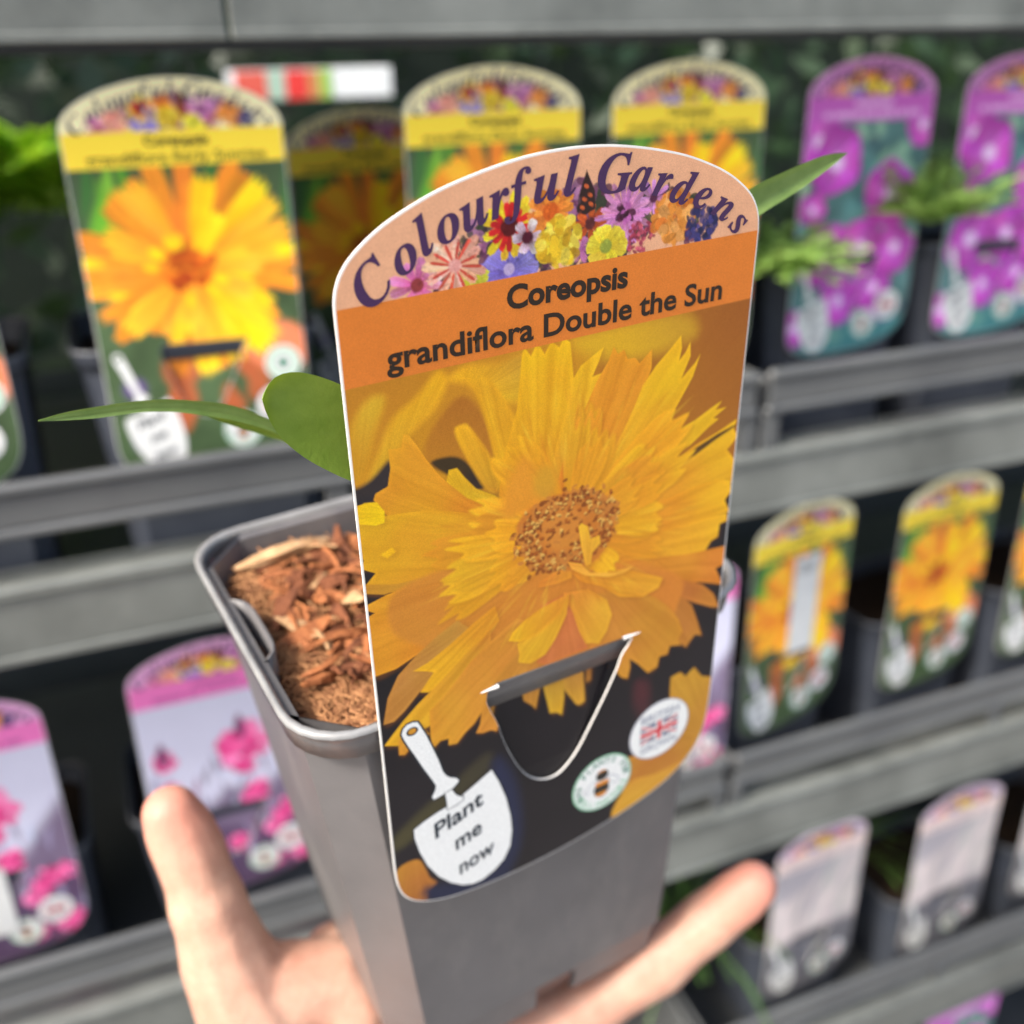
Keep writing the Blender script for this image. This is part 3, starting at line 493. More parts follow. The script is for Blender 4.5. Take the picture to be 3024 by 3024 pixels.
PETALS = ([[[178,116,34],[160,96,34],[67.9,39.9],[90.0,19.1],[[45.9,11.5],[92.1,11.7],[97.9,53.4],[75.0,52.8],[56.6,47.6]],3,0.2],[[206,146,30],[190,128,34],[10.9,29.9],[3.9,10.6],[[-2.4,8.4],[47.5,11.8],[47.8,29.8],[29.6,39.9],[10.3,37.3],[-5.2,32.7]],2,0.3],[[222,176,36],[206,160,40],[61.0,20.6],[69.0,15.1],[[46.0,15.1],[52.7,13.3],[71.7,13.7],[75.7,19.3],[63.8,21.2],[52.9,19.4]],2.2,0.2],[[212,160,42],[238,178,30],[6.0,35.1],[14.2,15.4],[[1.6,34.3],[5.8,26.6],[8.9,21.2],[13.5,18.3],[17.8,14.5],[19.5,16.6],[16.9,21.3],[12.7,24.3],[9.3,27.6],[7.1,31.6],[3.7,35.3]],1.2,1.0],[[206,150,30],[212,160,42],[0.9,31.7],[3.3,16.8],[[-0.5,32.7],[-0.1,25.1],[1.7,19.4],[5.0,16.3],[7.5,17.3],[4.8,23.7],[2.7,31.3]],1.2,1.0],[[238,178,30],[212,160,42],[25.4,19.7],[32.6,15.9],[[20.0,16.3],[23.7,14.5],[30.2,15.4],[35.1,14.7],[36.5,20.4],[34.4,24.1],[27.7,21.6],[23.6,18.0]],1.2,1.0],[[190,128,34],[176,112,34],[17.7,31.7],[23.4,20.6],[[14.2,28.9],[17.3,23.7],[22.5,20.0],[27.0,25.6],[29.7,36.9],[26.5,40.5],[19.0,34.9],[15.3,32.9]],0.9,0.3],[[64,50,28],[52,42,34],[20.9,35.0],[20.8,37.4],[[15.4,32.0],[18.7,31.5],[21.9,32.8],[24.7,36.5],[26.8,39.9],[24.6,40.2],[21.7,37.7],[19.4,36.0]],0.5,0.2],[[52,46,46],[44,42,46],[-0.2,34.2],[-0.4,36.0],[[-4.1,30.3],[-0.1,32.8],[3.5,32.0],[7.6,29.0],[7.9,33.7],[4.8,37.6],[-4.9,37.5]],0.8,0.2],[[206,150,34],[238,178,30],[27.5,40.3],[21.8,26.2],[[20.6,26.8],[22.3,25.8],[23.7,26.6],[26.8,31.7],[29.2,36.8],[29.5,41.9],[26.5,40.5],[22.9,33.1]],0.5,1.0],[[238,178,30],[226,170,30],[32.6,40.8],[27.3,18.4],[[24.9,18.3],[27.8,18.0],[31.0,22.4],[34.3,30.3],[34.7,41.3],[30.5,43.2],[29.2,36.8],[27.0,25.6]],0.6,1.0],[[228,160,34],[238,186,24],[38.8,48.8],[40.0,14.4],[[34.6,49.7],[29.5,42.9],[30.7,35.2],[33.9,25.4],[35.1,14.7],[35.7,13.6],[37.0,15.5],[38.1,13.7],[39.0,14.1],[40.0,15.7],[41.4,13.5],[43.2,15.0],[44.2,13.4],[45.7,14.6],[46.5,22.2],[45.7,29.2],[42.6,39.5],[39.9,48.1]],0.25,1.0],[[224,150,38],[240,190,30],[46.0,49.9],[52.8,17.5],[[38.8,47.8],[41.5,40.2],[43.6,32.2],[45.6,26.8],[46.1,22.6],[48.1,19.8],[50.7,18.4],[53.3,17.1],[52.3,19.7],[50.8,22.7],[53.5,22.3],[54.0,22.0],[53.2,31.1],[50.9,46.0]],0.15,1.0],[[228,140,36],[228,160,34],[48.2,50.6],[58.7,18.7],[[41.6,48.6],[44.2,39.9],[48.4,30.9],[51.9,23.9],[54.5,20.2],[55.7,17.5],[56.7,19.2],[58.2,18.6],[59.1,20.7],[61.0,20.9],[62.1,22.3],[63.5,21.1],[65.0,19.9],[65.1,23.9],[64.2,26.7],[61.3,37.2],[56.7,48.7],[51.0,50.3]],0.15,1.0],[[228,156,36],[242,192,28],[49.9,52.2],[73.4,20.3],[[48.8,50.7],[55.9,42.0],[61.1,32.0],[63.1,27.4],[66.2,23.7],[69.5,20.9],[72.1,18.4],[72.5,21.3],[72.0,23.9],[73.6,22.3],[74.6,20.3],[74.9,23.5],[72.9,28.1],[76.2,25.3],[77.5,23.5],[75.9,28.3],[72.2,34.1],[66.7,40.1],[58.4,47.5],[52.8,51.4]],0.15,1.0],[[222,150,38],[236,184,30],[52.3,54.0],[84.7,36.6],[[51.1,53.1],[58.9,45.5],[68.0,41.0],[77.4,38.6],[82.2,36.5],[84.5,35.7],[82.9,37.5],[86.0,37.5],[82.5,39.3],[84.1,39.9],[81.4,41.2],[76.7,44.3],[69.6,46.8],[59.2,53.3]],0.15,1.0],[[224,148,38],[238,184,30],[52.9,56.4],[89.1,42.0],[[52.9,56.4],[59.7,51.8],[70.3,48.1],[78.0,44.7],[84.1,43.0],[89.3,41.2],[88.7,43.6],[90.2,45.6],[88.7,46.9],[87.3,48.2],[89.6,51.1],[90.3,57.2],[81.8,58.3],[69.3,60.4],[57.2,61.2]],0.15,1.0],[[96,70,28],[84,60,30],[74.5,47.1],[86.7,43.1],[[72.7,48.0],[78.1,45.5],[84.2,43.5],[89.3,42.4],[89.0,42.9],[83.7,44.8],[78.2,47.2]],0.25,0.1],[[222,140,36],[240,182,30],[56.0,61.4],[88.6,60.3],[[52.5,60.9],[60.0,57.5],[69.0,56.2],[79.0,55.1],[85.4,55.2],[89.0,56.5],[89.9,59.4],[88.1,61.3],[90.0,64.9],[85.8,64.8],[76.0,64.8],[63.5,66.2],[54.3,65.0]],0.15,1.0],[[224,140,40],[238,176,34],[51.4,65.7],[88.7,67.0],[[50.2,65.3],[57.3,63.6],[66.4,63.6],[77.9,64.2],[85.8,64.8],[89.2,65.1],[89.4,67.2],[87.3,67.4],[87.1,70.8],[85.1,71.4],[83.4,74.0],[73.4,73.2],[62.5,71.3],[52.1,68.9]],0.15,1.0],[[214,130,42],[222,146,42],[54.5,69.8],[90.3,80.8],[[50.3,67.7],[63.6,69.3],[78.0,72.8],[90.2,74.3],[90.1,79.4],[87.4,79.8],[90.1,85.3],[82.8,82.1],[73.3,80.0],[64.0,76.1]],0.2,1.0],[[190,112,50],[200,126,48],[70.6,79.1],[87.8,89.9],[[69.2,78.0],[77.2,79.4],[83.6,83.0],[87.5,87.1],[89.7,91.9],[87.2,90.9],[82.0,87.8],[77.6,84.9],[72.1,81.5]],0.2,1.0],[[182,114,46],[196,130,48],[72.0,80.9],[82.9,97.6],[[70.6,79.7],[77.6,84.2],[81.0,88.1],[83.2,93.6],[85.0,98.6],[82.9,97.6],[81.6,98.9],[80.3,100.5],[78.0,97.8],[74.0,89.4]],0.2,1.0],[[228,142,36],[224,160,34],[35.6,52.1],[11.0,28.0],[[38.8,47.8],[32.5,44.8],[28.9,44.8],[25.4,43.3],[22.5,40.9],[20.8,37.4],[19.9,34.7],[18.4,36.7],[16.6,34.3],[14.5,30.8],[12.9,27.6],[11.3,24.9],[10.4,24.8],[9.8,27.3],[7.3,27.0],[7.4,30.8],[6.6,34.3],[4.1,35.1],[3.6,36.3],[5.1,39.1],[14.2,50.6],[34.4,58.3]],0.12,1.0],[[216,170,30],[230,180,30],[22.5,40.9],[20.4,34.8],[[18.4,36.7],[19.0,34.4],[20.7,34.4],[22.2,36.8],[24.6,40.0],[28.5,42.6],[30.5,44.8],[26.4,44.1],[22.5,41.4]],0.2,1.0],[[226,146,36],[224,168,30],[37.2,57.0],[0.0,41.0],[[38.8,51.0],[24.3,45.5],[14.7,41.6],[5.5,40.2],[3.6,36.7],[0.2,36.5],[-0.5,38.4],[0.6,39.7],[-0.2,40.9],[0.2,44.0],[-0.9,45.6],[0.6,48.4],[-0.5,49.8],[2.6,51.9],[-0.7,54.9],[6.4,57.7],[18.7,59.0],[37.7,64.0]],0.12,1.0],[[242,196,20],[238,190,20],[5.1,39.6],[-0.1,37.6],[[-0.4,37.2],[1.8,36.4],[4.2,36.9],[5.5,39.2],[5.3,41.6],[3.6,41.7],[0.1,40.3]],0.2,1.0],[[244,192,24],[240,190,24],[4.9,47.5],[6.6,49.6],[[3.9,48.2],[6.3,47.4],[7.1,48.5],[5.2,49.4]],0.3,1.0],[[204,140,48],[200,142,44],[37.7,65.1],[0.2,57.3],[[38.2,64.7],[23.8,60.3],[11.3,57.0],[4.0,57.3],[-0.5,55.5],[-0.5,53.4],[6.5,55.8],[18.8,56.9],[34.4,60.6]],0.2,1.0],[[224,138,36],[224,156,36],[37.7,67.4],[0.8,61.8],[[38.2,65.9],[29.0,63.2],[18.7,59.0],[10.3,57.2],[4.5,57.5],[0.4,58.4],[-0.2,59.4],[1.6,60.8],[-0.2,61.4],[-0.4,66.8],[-0.3,76.0],[4.9,75.9],[12.7,73.2],[21.2,71.3],[28.8,70.0],[37.1,69.0]],0.12,1.0],[[222,180,44],[206,168,52],[37.7,64.5],[21.8,58.5],[[38.8,63.8],[32.3,59.8],[28.0,59.0],[23.8,58.6],[20.7,59.2],[23.7,62.5],[21.5,63.9],[25.6,67.1],[32.1,66.0]],0.5,0.6],[[216,138,46],[210,140,46],[45.6,66.7],[22.9,82.1],[[6.4,57.4],[23.9,56.5],[45.6,66.1],[63.7,70.5],[77.1,78.8],[76.5,87.1],[71.9,98.8],[58.5,95.4],[39.9,90.4],[22.9,82.1],[10.3,72.2],[4.7,66.1]],0.8,0.5],[[196,140,58],[190,130,54],[24.7,74.1],[1.5,88.4],[[19.1,69.2],[14.6,71.2],[10.2,73.8],[5.2,77.7],[2.5,82.6],[1.0,89.0],[3.4,89.2],[5.9,87.5],[9.5,84.0],[15.5,81.5],[25.7,76.7]],0.12,1.0],[[222,150,36],[238,180,30],[26.8,71.6],[10.4,84.4],[[27.9,68.8],[22.9,71.2],[17.3,74.5],[11.9,77.2],[8.5,78.0],[11.3,79.2],[13.1,80.2],[9.7,84.1],[11.6,84.9],[16.9,83.2],[22.6,77.7],[28.8,72.9]],0.12,1.0],[[208,140,42],[238,184,34],[25.7,75.6],[0.9,95.1],[[26.7,74.9],[20.6,78.5],[14.4,83.3],[9.3,86.7],[5.2,90.1],[0.7,94.7],[3.8,96.1],[6.3,95.2],[11.3,94.0],[16.6,88.8],[26.5,81.5]],0.12,1.0],[[222,160,44],[216,150,44],[10.3,94.2],[4.0,98.9],[[8.9,92.3],[3.9,94.7],[3.8,98.8],[5.1,99.3],[7.1,97.4],[11.1,96.3]],0.2,1.0],[[214,140,50],[222,160,44],[35.9,79.6],[14.5,99.7],[[32.9,73.9],[27.2,77.2],[21.5,81.1],[16.7,86.0],[11.5,90.0],[11.3,97.0],[11.6,100.8],[13.5,99.3],[15.5,99.6],[15.4,101.5],[17.4,101.9],[19.6,99.7],[21.8,98.3],[24.0,95.6],[28.3,92.1],[40.2,88.2],[43.4,80.2]],0.12,1.0],[[206,140,52],[214,150,48],[35.9,85.3],[24.8,101.5],[[33.8,82.1],[26.8,88.5],[24.0,94.4],[23.3,99.0],[22.2,101.2],[23.8,101.9],[25.9,102.0],[27.4,103.0],[28.7,97.7],[30.4,93.6],[40.2,90.0],[42.4,84.4]],0.15,1.0],[[200,136,58],[206,150,48],[40.2,90.0],[38.5,102.8],[[34.7,89.5],[35.5,95.9],[36.1,100.1],[37.9,101.9],[39.0,103.5],[40.5,98.0],[41.0,94.6],[40.7,89.6]],0.2,1.0],[[204,150,58],[220,180,40],[44.1,93.4],[44.2,107.3],[[40.5,91.9],[41.3,97.8],[42.7,106.3],[44.5,106.8],[45.9,108.1],[46.8,103.3],[47.2,94.8]],0.2,1.0],[[204,146,58],[214,168,48],[49.2,95.6],[50.3,107.2],[[46.6,94.5],[47.0,101.5],[50.0,106.8],[50.9,107.4],[52.4,106.8],[52.3,99.4],[52.0,94.3]],0.2,1.0],[[170,110,50],[180,120,46],[53.8,95.0],[53.5,101.8],[[52.7,94.6],[53.2,98.5],[52.9,101.8],[54.3,101.5],[54.7,95.4]],0.3,1.0],[[214,120,60],[206,120,60],[43.4,74.5],[41.3,87.5],[[39.1,72.9],[38.0,79.2],[38.0,87.9],[40.2,89.4],[51.4,89.2],[48.9,76.5],[45.5,71.9]],0.3,1.0],[[206,136,48],[212,148,46],[54.4,75.1],[69.9,103.0],[[53.3,74.7],[62.4,76.9],[69.8,81.8],[73.7,85.7],[77.2,90.6],[79.0,95.1],[77.7,97.1],[78.9,99.2],[75.3,98.1],[74.7,100.4],[72.3,100.1],[71.8,103.1],[69.1,103.8],[66.0,99.8],[63.4,97.1],[63.7,99.7],[63.1,103.0],[61.4,102.0],[60.0,100.1],[59.8,96.2],[54.9,90.6],[52.3,80.1]],0.15,1.0],[[226,150,46],[228,176,42],[46.1,73.2],[52.5,88.4],[[44.7,71.6],[47.2,77.6],[49.0,83.5],[50.9,87.8],[52.5,88.1],[54.3,89.2],[56.5,86.4],[57.8,82.1],[56.2,77.5],[51.0,72.8]],0.12,1.0],[[222,146,40],[236,182,30],[46.1,72.7],[31.2,78.6],[[46.1,72.1],[39.1,73.5],[34.9,75.2],[32.0,77.2],[30.8,79.1],[33.8,80.5],[38.0,80.4],[42.3,78.0],[46.1,75.5]],0.12,1.0],[[226,160,40],[226,176,36],[45.8,73.1],[36.4,87.3],[[46.0,72.1],[43.4,76.8],[39.1,79.7],[34.9,80.6],[33.0,80.7],[33.5,83.7],[33.2,85.9],[36.4,87.5],[40.2,86.4],[42.9,82.9],[45.6,77.6]],0.12,1.0],[[224,138,38],[230,168,40],[46.8,67.1],[70.6,79.1],[[46.2,66.3],[51.5,68.7],[60.6,70.7],[71.7,77.0],[70.6,79.4],[66.2,80.4],[59.7,78.0],[54.6,73.4],[49.2,70.3]],0.15,1.0],[[226,150,44],[222,140,46],[46.2,67.5],[37.7,66.8],[[46.7,65.3],[42.2,65.5],[38.8,66.6],[38.2,67.9],[42.8,68.6],[46.8,68.3]],0.2,1.0],[[230,154,42],[232,158,42],[35.7,46.8],[33.6,41.0],[[31.4,48.7],[30.5,44.2],[33.7,38.0],[35.8,36.6],[37.8,44.3],[37.2,47.3]],1.6,0.3],[[214,156,44],[216,160,40],[38.9,45.7],[39.9,42.8],[[37.3,44.2],[38.9,39.5],[42.1,40.3],[42.6,44.7],[39.9,47.0]],1.4,0.3],[[206,126,44],[206,126,44],[45.5,56.4],[45.4,49.7],[[33.4,53.1],[34.0,50.0],[37.8,47.5],[43.2,46.7],[49.8,47.5],[55.6,51.1],[57.8,55.1],[57.2,60.6],[53.2,65.7],[47.3,66.7],[40.5,63.5],[36.1,58.3]],0.6,0.4],[[216,140,54],[216,140,54],[44.3,54.9],[45.4,49.7],[[39.9,56.8],[39.9,52.4],[43.2,50.7],[47.7,51.5],[49.4,55.4],[48.4,59.5],[43.3,60.1]],1.2,0.4]],
[[[228,168,46],[238,184,46],[50.2,65.9],[49.4,55.9],[[50.3,66.5],[49.0,60.9],[48.3,56.1],[48.9,55.3],[50.6,56.6],[51.3,59.9],[53.6,59.8],[54.0,61.9],[51.9,63.6],[51.7,66.4]],0.12,1.0],[[236,160,56],[238,180,60],[46.2,64.5],[60.6,70.7],[[45.6,63.8],[49.1,65.5],[51.5,68.7],[57.6,70.7],[63.1,70.9],[60.7,71.9],[56.4,71.5],[50.3,69.0],[46.8,66.2]],0.12,1.0],[[196,136,46],[206,148,48],[87.7,127.2],[76.7,108.4],[[76.4,108.3],[79.3,107.9],[81.1,110.0],[83.6,108.1],[86.3,112.1],[92.0,114.9],[92.5,132.3],[89.7,139.9],[83.7,144.6],[72.7,146.7],[60.0,148.0],[63.4,141.8],[64.4,129.1],[73.0,130.8],[82.1,126.0],[76.6,115.1]],0.3,1.0],[[212,156,50],[216,160,46],[79.3,141.6],[61.3,147.5],[[65.5,138.4],[73.6,139.5],[83.3,139.8],[79.6,145.6],[72.8,147.9],[60.3,147.9]],0.5,1.0],[[196,134,46],[176,114,46],[5.1,132.7],[5.2,146.5],[[0.9,132.3],[5.7,132.0],[7.5,136.2],[8.4,139.6],[10.1,142.5],[8.1,143.9],[6.7,148.2],[3.0,145.9],[-0.1,138.1]],0.5,1.0],[[78,74,46],[64,60,44],[1.7,121.9],[21.3,110.6],[[0.1,122.9],[7.2,117.6],[15.8,113.0],[24.6,108.3],[25.5,113.3],[17.7,117.9],[9.5,122.8],[1.3,126.4]],1.8,0.2],[[80,40,44],[70,40,44],[68.5,110.3],[68.8,115.8],[[65.7,105.1],[69.6,107.4],[70.2,116.4],[67.6,117.3],[65.4,111.6]],2,0.2],[[38,44,70],[36,42,66],[28.3,136.8],[28.0,147.7],[[26.1,111.7],[32.1,121.3],[32.9,143.0],[24.2,156.1],[10.5,150.6],[7.1,142.5],[22.2,144.3]],2.2,0.2]])
NDISC = 49
DISC_C = (45.8, 55.9); DISC_R = (12.6, 9.4)
for ch in GLY: GLY[ch] = [[(x / 1000, y / 1000) for x, y in L] for L in GLY[ch]]
def arched_lettering():
    base = [(9.0, -.9), (14.2, -4.6), (18.0, -7.0), (22.0, -8.4), (26.8, -10.0), (31.6, -11.0), (36.8, -12.0), (40.4, -12.4), (45.4, -12.7), (54.4, -12.0), (59.9, -11.6), (64.8, -10.0), (69.2, -8.1), (74.0, -6.6), (79.0, -4.0), (82.9, -.8)]
    rot = [38, 28, 25, 21, 17, 12, 8, 4, 0, -3, -8, -13, -18, -24, -32, -42]
    size = [14.8, 14.2, 14, 14, 14, 14, 14, 14, 14.2, 14.4, 13.4, 13.2, 13, 12.8, 12.4, 12]
    mes = []
    for k, (ch, (x, y), a, s) in enumerate(zip("ColourfulGardens", base, rot, size)):
        L = GLY[ch]; xs = [p[0] for l in L for p in l]; cx = (min(xs) + max(xs)) / 2 if ch != 'f' else .2
        ca_, sa_ = math.cos(math.radians(a)), math.sin(math.radians(a)); loops = []
        for l in L:
            loops.append([((x + ((px - cx) * 1.1 * ca_ - py * sa_) * s) / 1000, (-y + ((px - cx) * 1.1 * sa_ + py * ca_) * s) / 1000) for px, py in l])
        mes.append(flat('glyph', loops, .00036 + .000004 * k, offset=.00007))
    return join_meshes('lettering', mes)
def trowel():
    T = {'handle': [[4.7, 93.3], [5.2, 92.0], [6.1, 91.3], [7.4, 91.2], [8.5, 91.6], [9.0, 92.8], [10.2, 96.0], [11.4, 100.0], [12.7, 104.6], [13.5, 108.2], [14.2, 109.8], [15.1, 110.9], [16.7, 111.9], [17.3, 112.9], [16.9, 113.6], [15.1, 114.9], [12.6, 115.3], [10.9, 115.6], [10.5, 114.6], [11.4, 113.0], [11.7, 111.7], [11.0, 109.8], [9.1, 105.3], [7.4, 100.8], [5.9, 97.1], [5.0, 94.6]],
         'neck': [[13.7, 114.9], [15.4, 114.7], [16.1, 116.4], [17.0, 117.6], [18.2, 118.4], [18.0, 119.3], [16.3, 120.0], [14.0, 120.3], [14.0, 118.2]],
         'blade': [[5.5, 122.2], [7.8, 121.1], [11.2, 120.0], [15.6, 119.0], [19.4, 117.2], [25.7, 113.9], [27.4, 118.4], [29.2, 124.5], [30.3, 131.0], [30.6, 136.2], [30.0, 141.3], [28.1, 145.0], [25.4, 147.2], [22.1, 148.6], [19.5, 148.5], [16.7, 147.2], [13.7, 144.6], [10.6, 140.5], [8.1, 135.4], [6.4, 129.8], [5.5, 124.9]]}
    el = [(7.15 + .95 * math.cos(a), 93.6 + .75 * math.sin(a)) for a in np.linspace(0, 6.283, 16, endpoint=False)]
    el2 = [(7.15 + 1.4 * math.cos(a), 93.6 + 1.15 * math.sin(a)) for a in np.linspace(0, 6.283, 16, endpoint=False)]
    def ring(P, d): return to_m(inset(P, -d))
    dark = [flat('o', [ring(T['handle'], .42), to_m(el)], .00036), flat('o', [ring(T['blade'], .3)], .00036)]
    white = [flat('o', [to_m(T['handle']), to_m(el2)], .00040), flat('o', [to_m(T['blade'])], .00040)]
    dark.append(flat('o', [ring(T['neck'], .28)], .00043)); white.append(flat('o', [to_m(T['neck'])], .00046))
    def bl(p, q): return math.atan2(-(q[1] - p[1]), q[0] - p[0])
    txt = []
    for body, x, y, x2, y2, h in (('Plant', 10.5, 127.9, 24.0, 122.9, 4.5), ('me', 15.5, 134.5, 23.0, 132.0, 4.6), ('now', 16.1, 143.2, 26.4, 140.4, 4.6)):
        txt.append(text_mesh(body, x / 1000, -y / 1000, bl((x, y), (x2, y2)), h / 1000, math.hypot(x2 - x, y2 - y) / 1000, .02, .32, .00046))
    return join_meshes('outline', dark), join_meshes('trowel', white), join_meshes('trowel_text', txt)
def circ(x, y, r, n=40): return to_m([(x + r * math.cos(a), y + r * math.sin(a)) for a in np.linspace(0, 2 * math.pi, n, endpoint=False)])
def union_badge(x=73.9, y=123.9):
    R = 9.3; z = .0004; out = {}
    out['grey'] = [flat('c', [circ(x, y, R)], z - .00004)]
    out['white'] = [flat('c', [circ(x, y, R - .35)], z)]
    ang = 0.
    fx0, fx1, fy0, fy1 = x - 5.9, x + 5.6, y - 3.0, y + 3.0
    sk = lambda P: to_m([(px, py) for px, py in P])
    blues = []; w, h = fx1 - fx0, fy1 - fy0
    def rect(a, b, c, d): return [(fx0 + a * w, fy0 + b * h), (fx0 + c * w, fy0 + b * h), (fx0 + c * w, fy0 + d * h), (fx0 + a * w, fy0 + d * h)]
    out['blue'] = [flat('c', [sk(rect(0, 0, 1, 1))], z + .00003)]
    wt_ = []; rd = []
    def band(p, q, t):
        dx, dy = q[0] - p[0], q[1] - p[1]; L = math.hypot(dx, dy); nx, ny = -dy / L * t, dx / L * t
        return [(p[0] + nx, p[1] + ny), (q[0] + nx, q[1] + ny), (q[0] - nx, q[1] - ny), (p[0] - nx, p[1] - ny)]
    e = .25
    for k, (p, q) in enumerate((((fx0 + e, fy0 + e), (fx1 - e, fy1 - e)), ((fx0 + e, fy1 - e), (fx1 - e, fy0 + e)))):
        wt_.append(flat('c', [sk(band(p, q, .62))], z + .00006 + k * .000008)); rd.append(flat('c', [sk(band(p, q, .26))], z + .00008 + k * .000008))
    wt_ += [flat('c', [sk(rect(0, .32, 1, .68))], z + .00010), flat('c', [sk(rect(.40, 0, .60, 1))], z + .000108)]
    rd += [flat('c', [sk(rect(0, .39, 1, .61))], z + .00012), flat('c', [sk(rect(.445, 0, .555, 1))], z + .000128)]
    out['white2'] = wt_; out['red'] = rd
    out['text'] = [text_mesh('BRITISH', x / 1000, -(y - 3.8) / 1000, 0, .0023, .0118, .02, 0, z + .00004, 'CENTER'), text_mesh('GROWN', x / 1000, -(y + 6.2) / 1000, 0, .0023, .0114, .02, 0, z + .00004, 'CENTER')]
    return {k: join_meshes(k, v) for k, v in out.items()}
def bee_badge(x=56.8, y=133.8):
    R = 8.9; z = .0004; out = {}
    out['pale'] = [flat('c', [circ(x, y, R)], z - .00004)]
    out['white'] = [flat('c', [circ(x, y, R - .5)], z)]
    def arc_text(s, a0, a1, r, flip=False, h=1.75):
        res = []
        for k, ch in enumerate(s):
            if ch == ' ': continue
            a = math.radians(a0 + (a1 - a0) * k / (len(s) - 1)); px, py = x + r * math.sin(a), y - r * math.cos(a)
            res.append(text_mesh(ch, px / 1000, -py / 1000, -a + (math.pi if flip else 0), h / 1000, None, .02, 0, z + .00004 + .000003 * k, 'CENTER'))
        return res
    out['dark'] = arc_text('RHS PLANTS FOR', -112, 88, 6.3)
    out['palet'] = arc_text('POLLINATORS', 248, 112, 7.9, True)
    bb = [flat('c', [to_m([(x - .1 + 2.1 * math.cos(a) * .9, y - 2.6 + 1.7 * math.sin(a)) for a in np.linspace(0, 6.28, 18, endpoint=False)])], z + .00005),
          flat('c', [to_m([(x - .2 + 2.3 * math.cos(a), y + 2.1 + 2.6 * math.sin(a)) for a in np.linspace(0, 6.28, 20, endpoint=False)])], z + .000055)]
    oo = [flat('c', [to_m([(x - 1.9, y - .6), (x + 1.8, y - .6), (x + 2.1, y + .7), (x - 2.2, y + .7)])], z + .00008), flat('c', [to_m([(x - 2.2, y + 3.2), (x + 1.8, y + 3.2), (x + .9, y + 4.3), (x - 1.3, y + 4.3)])], z + .00008),
          flat('c', [to_m([(x - 1.9, y - 3.7), (x - .2, y - 4.5), (x + 1.6, y - 3.6), (x, y - 3.9)])], z + .00008)]
    ww = []
    for s_ in (-1, 1):
        cx_, cy_, an = x + s_ * 3.4, y + .2, s_ * .75
        ww.append([(cx_ + 2.1 * math.cos(a) * math.cos(an) - .85 * math.sin(a) * math.sin(an), cy_ + 2.1 * math.cos(a) * math.sin(an) + .85 * math.sin(a) * math.cos(an)) for a in np.linspace(0, 6.28, 16, endpoint=False)])
    out['wing'] = [flat('c', [to_m(inset(w, -.22))], z + .00005) for w in ww]; out['wingw'] = [flat('c', [to_m(w)], z + .000075) for w in ww]
    out['black'] = bb; out['orange'] = oo
    return {k: join_meshes(k, v) for k, v in out.items()}

LET = arched_lettering(); TRW = trowel(); UNB = union_badge(); BEE = bee_badge()
def blade_curve(u, v):     # how the tongue is pushed back through the slot
    return -.9 - 2.0 * np.clip((119 - v) / 20, 0, 1)
HOLE_OUT = lambda X, Y: -sdf(HOLE, X, Y)
def card_mesh(z=0.):
    return flat('card', [to_m(OUT), to_m(HOLE)], z, .00017)
def tongue_mesh():
    P = inset(HOLE, .25); me = flat('tongue', [to_m(P)], 0, .00022); n = len(me.vertices)
    co = np.empty(n * 3); me.vertices.foreach_get('co', co); co = co.reshape(-1, 3); co[:, 2] += blade_curve(co[:, 0] * 1000, -co[:, 1] * 1000) / 1000
    me.vertices.foreach_set('co', co.ravel()); me.update(); return me
CARD = card_mesh(); TONGUE = tongue_mesh()
IN_OUT = inset(OUT, .38); IN_HOLE = inset(HOLE, -.12); IN_T = inset(HOLE, .3)
def body_region(X, Y): return np.maximum(sdf(IN_OUT, X, Y), -sdf(IN_HOLE, X, Y))
def tongue_region(X, Y): return np.maximum(sdf(IN_T, X, Y), 96.6 - Y)
def title_mesh(line2, bold=.024):
    return (text_mesh('Coreopsis', .0321, -.0056, -.012, .0042, .0262, .036, 0, .00036), text_mesh(line2, .0083, -.0121, -.006, .0043, .0734, bold, 0, .00036))

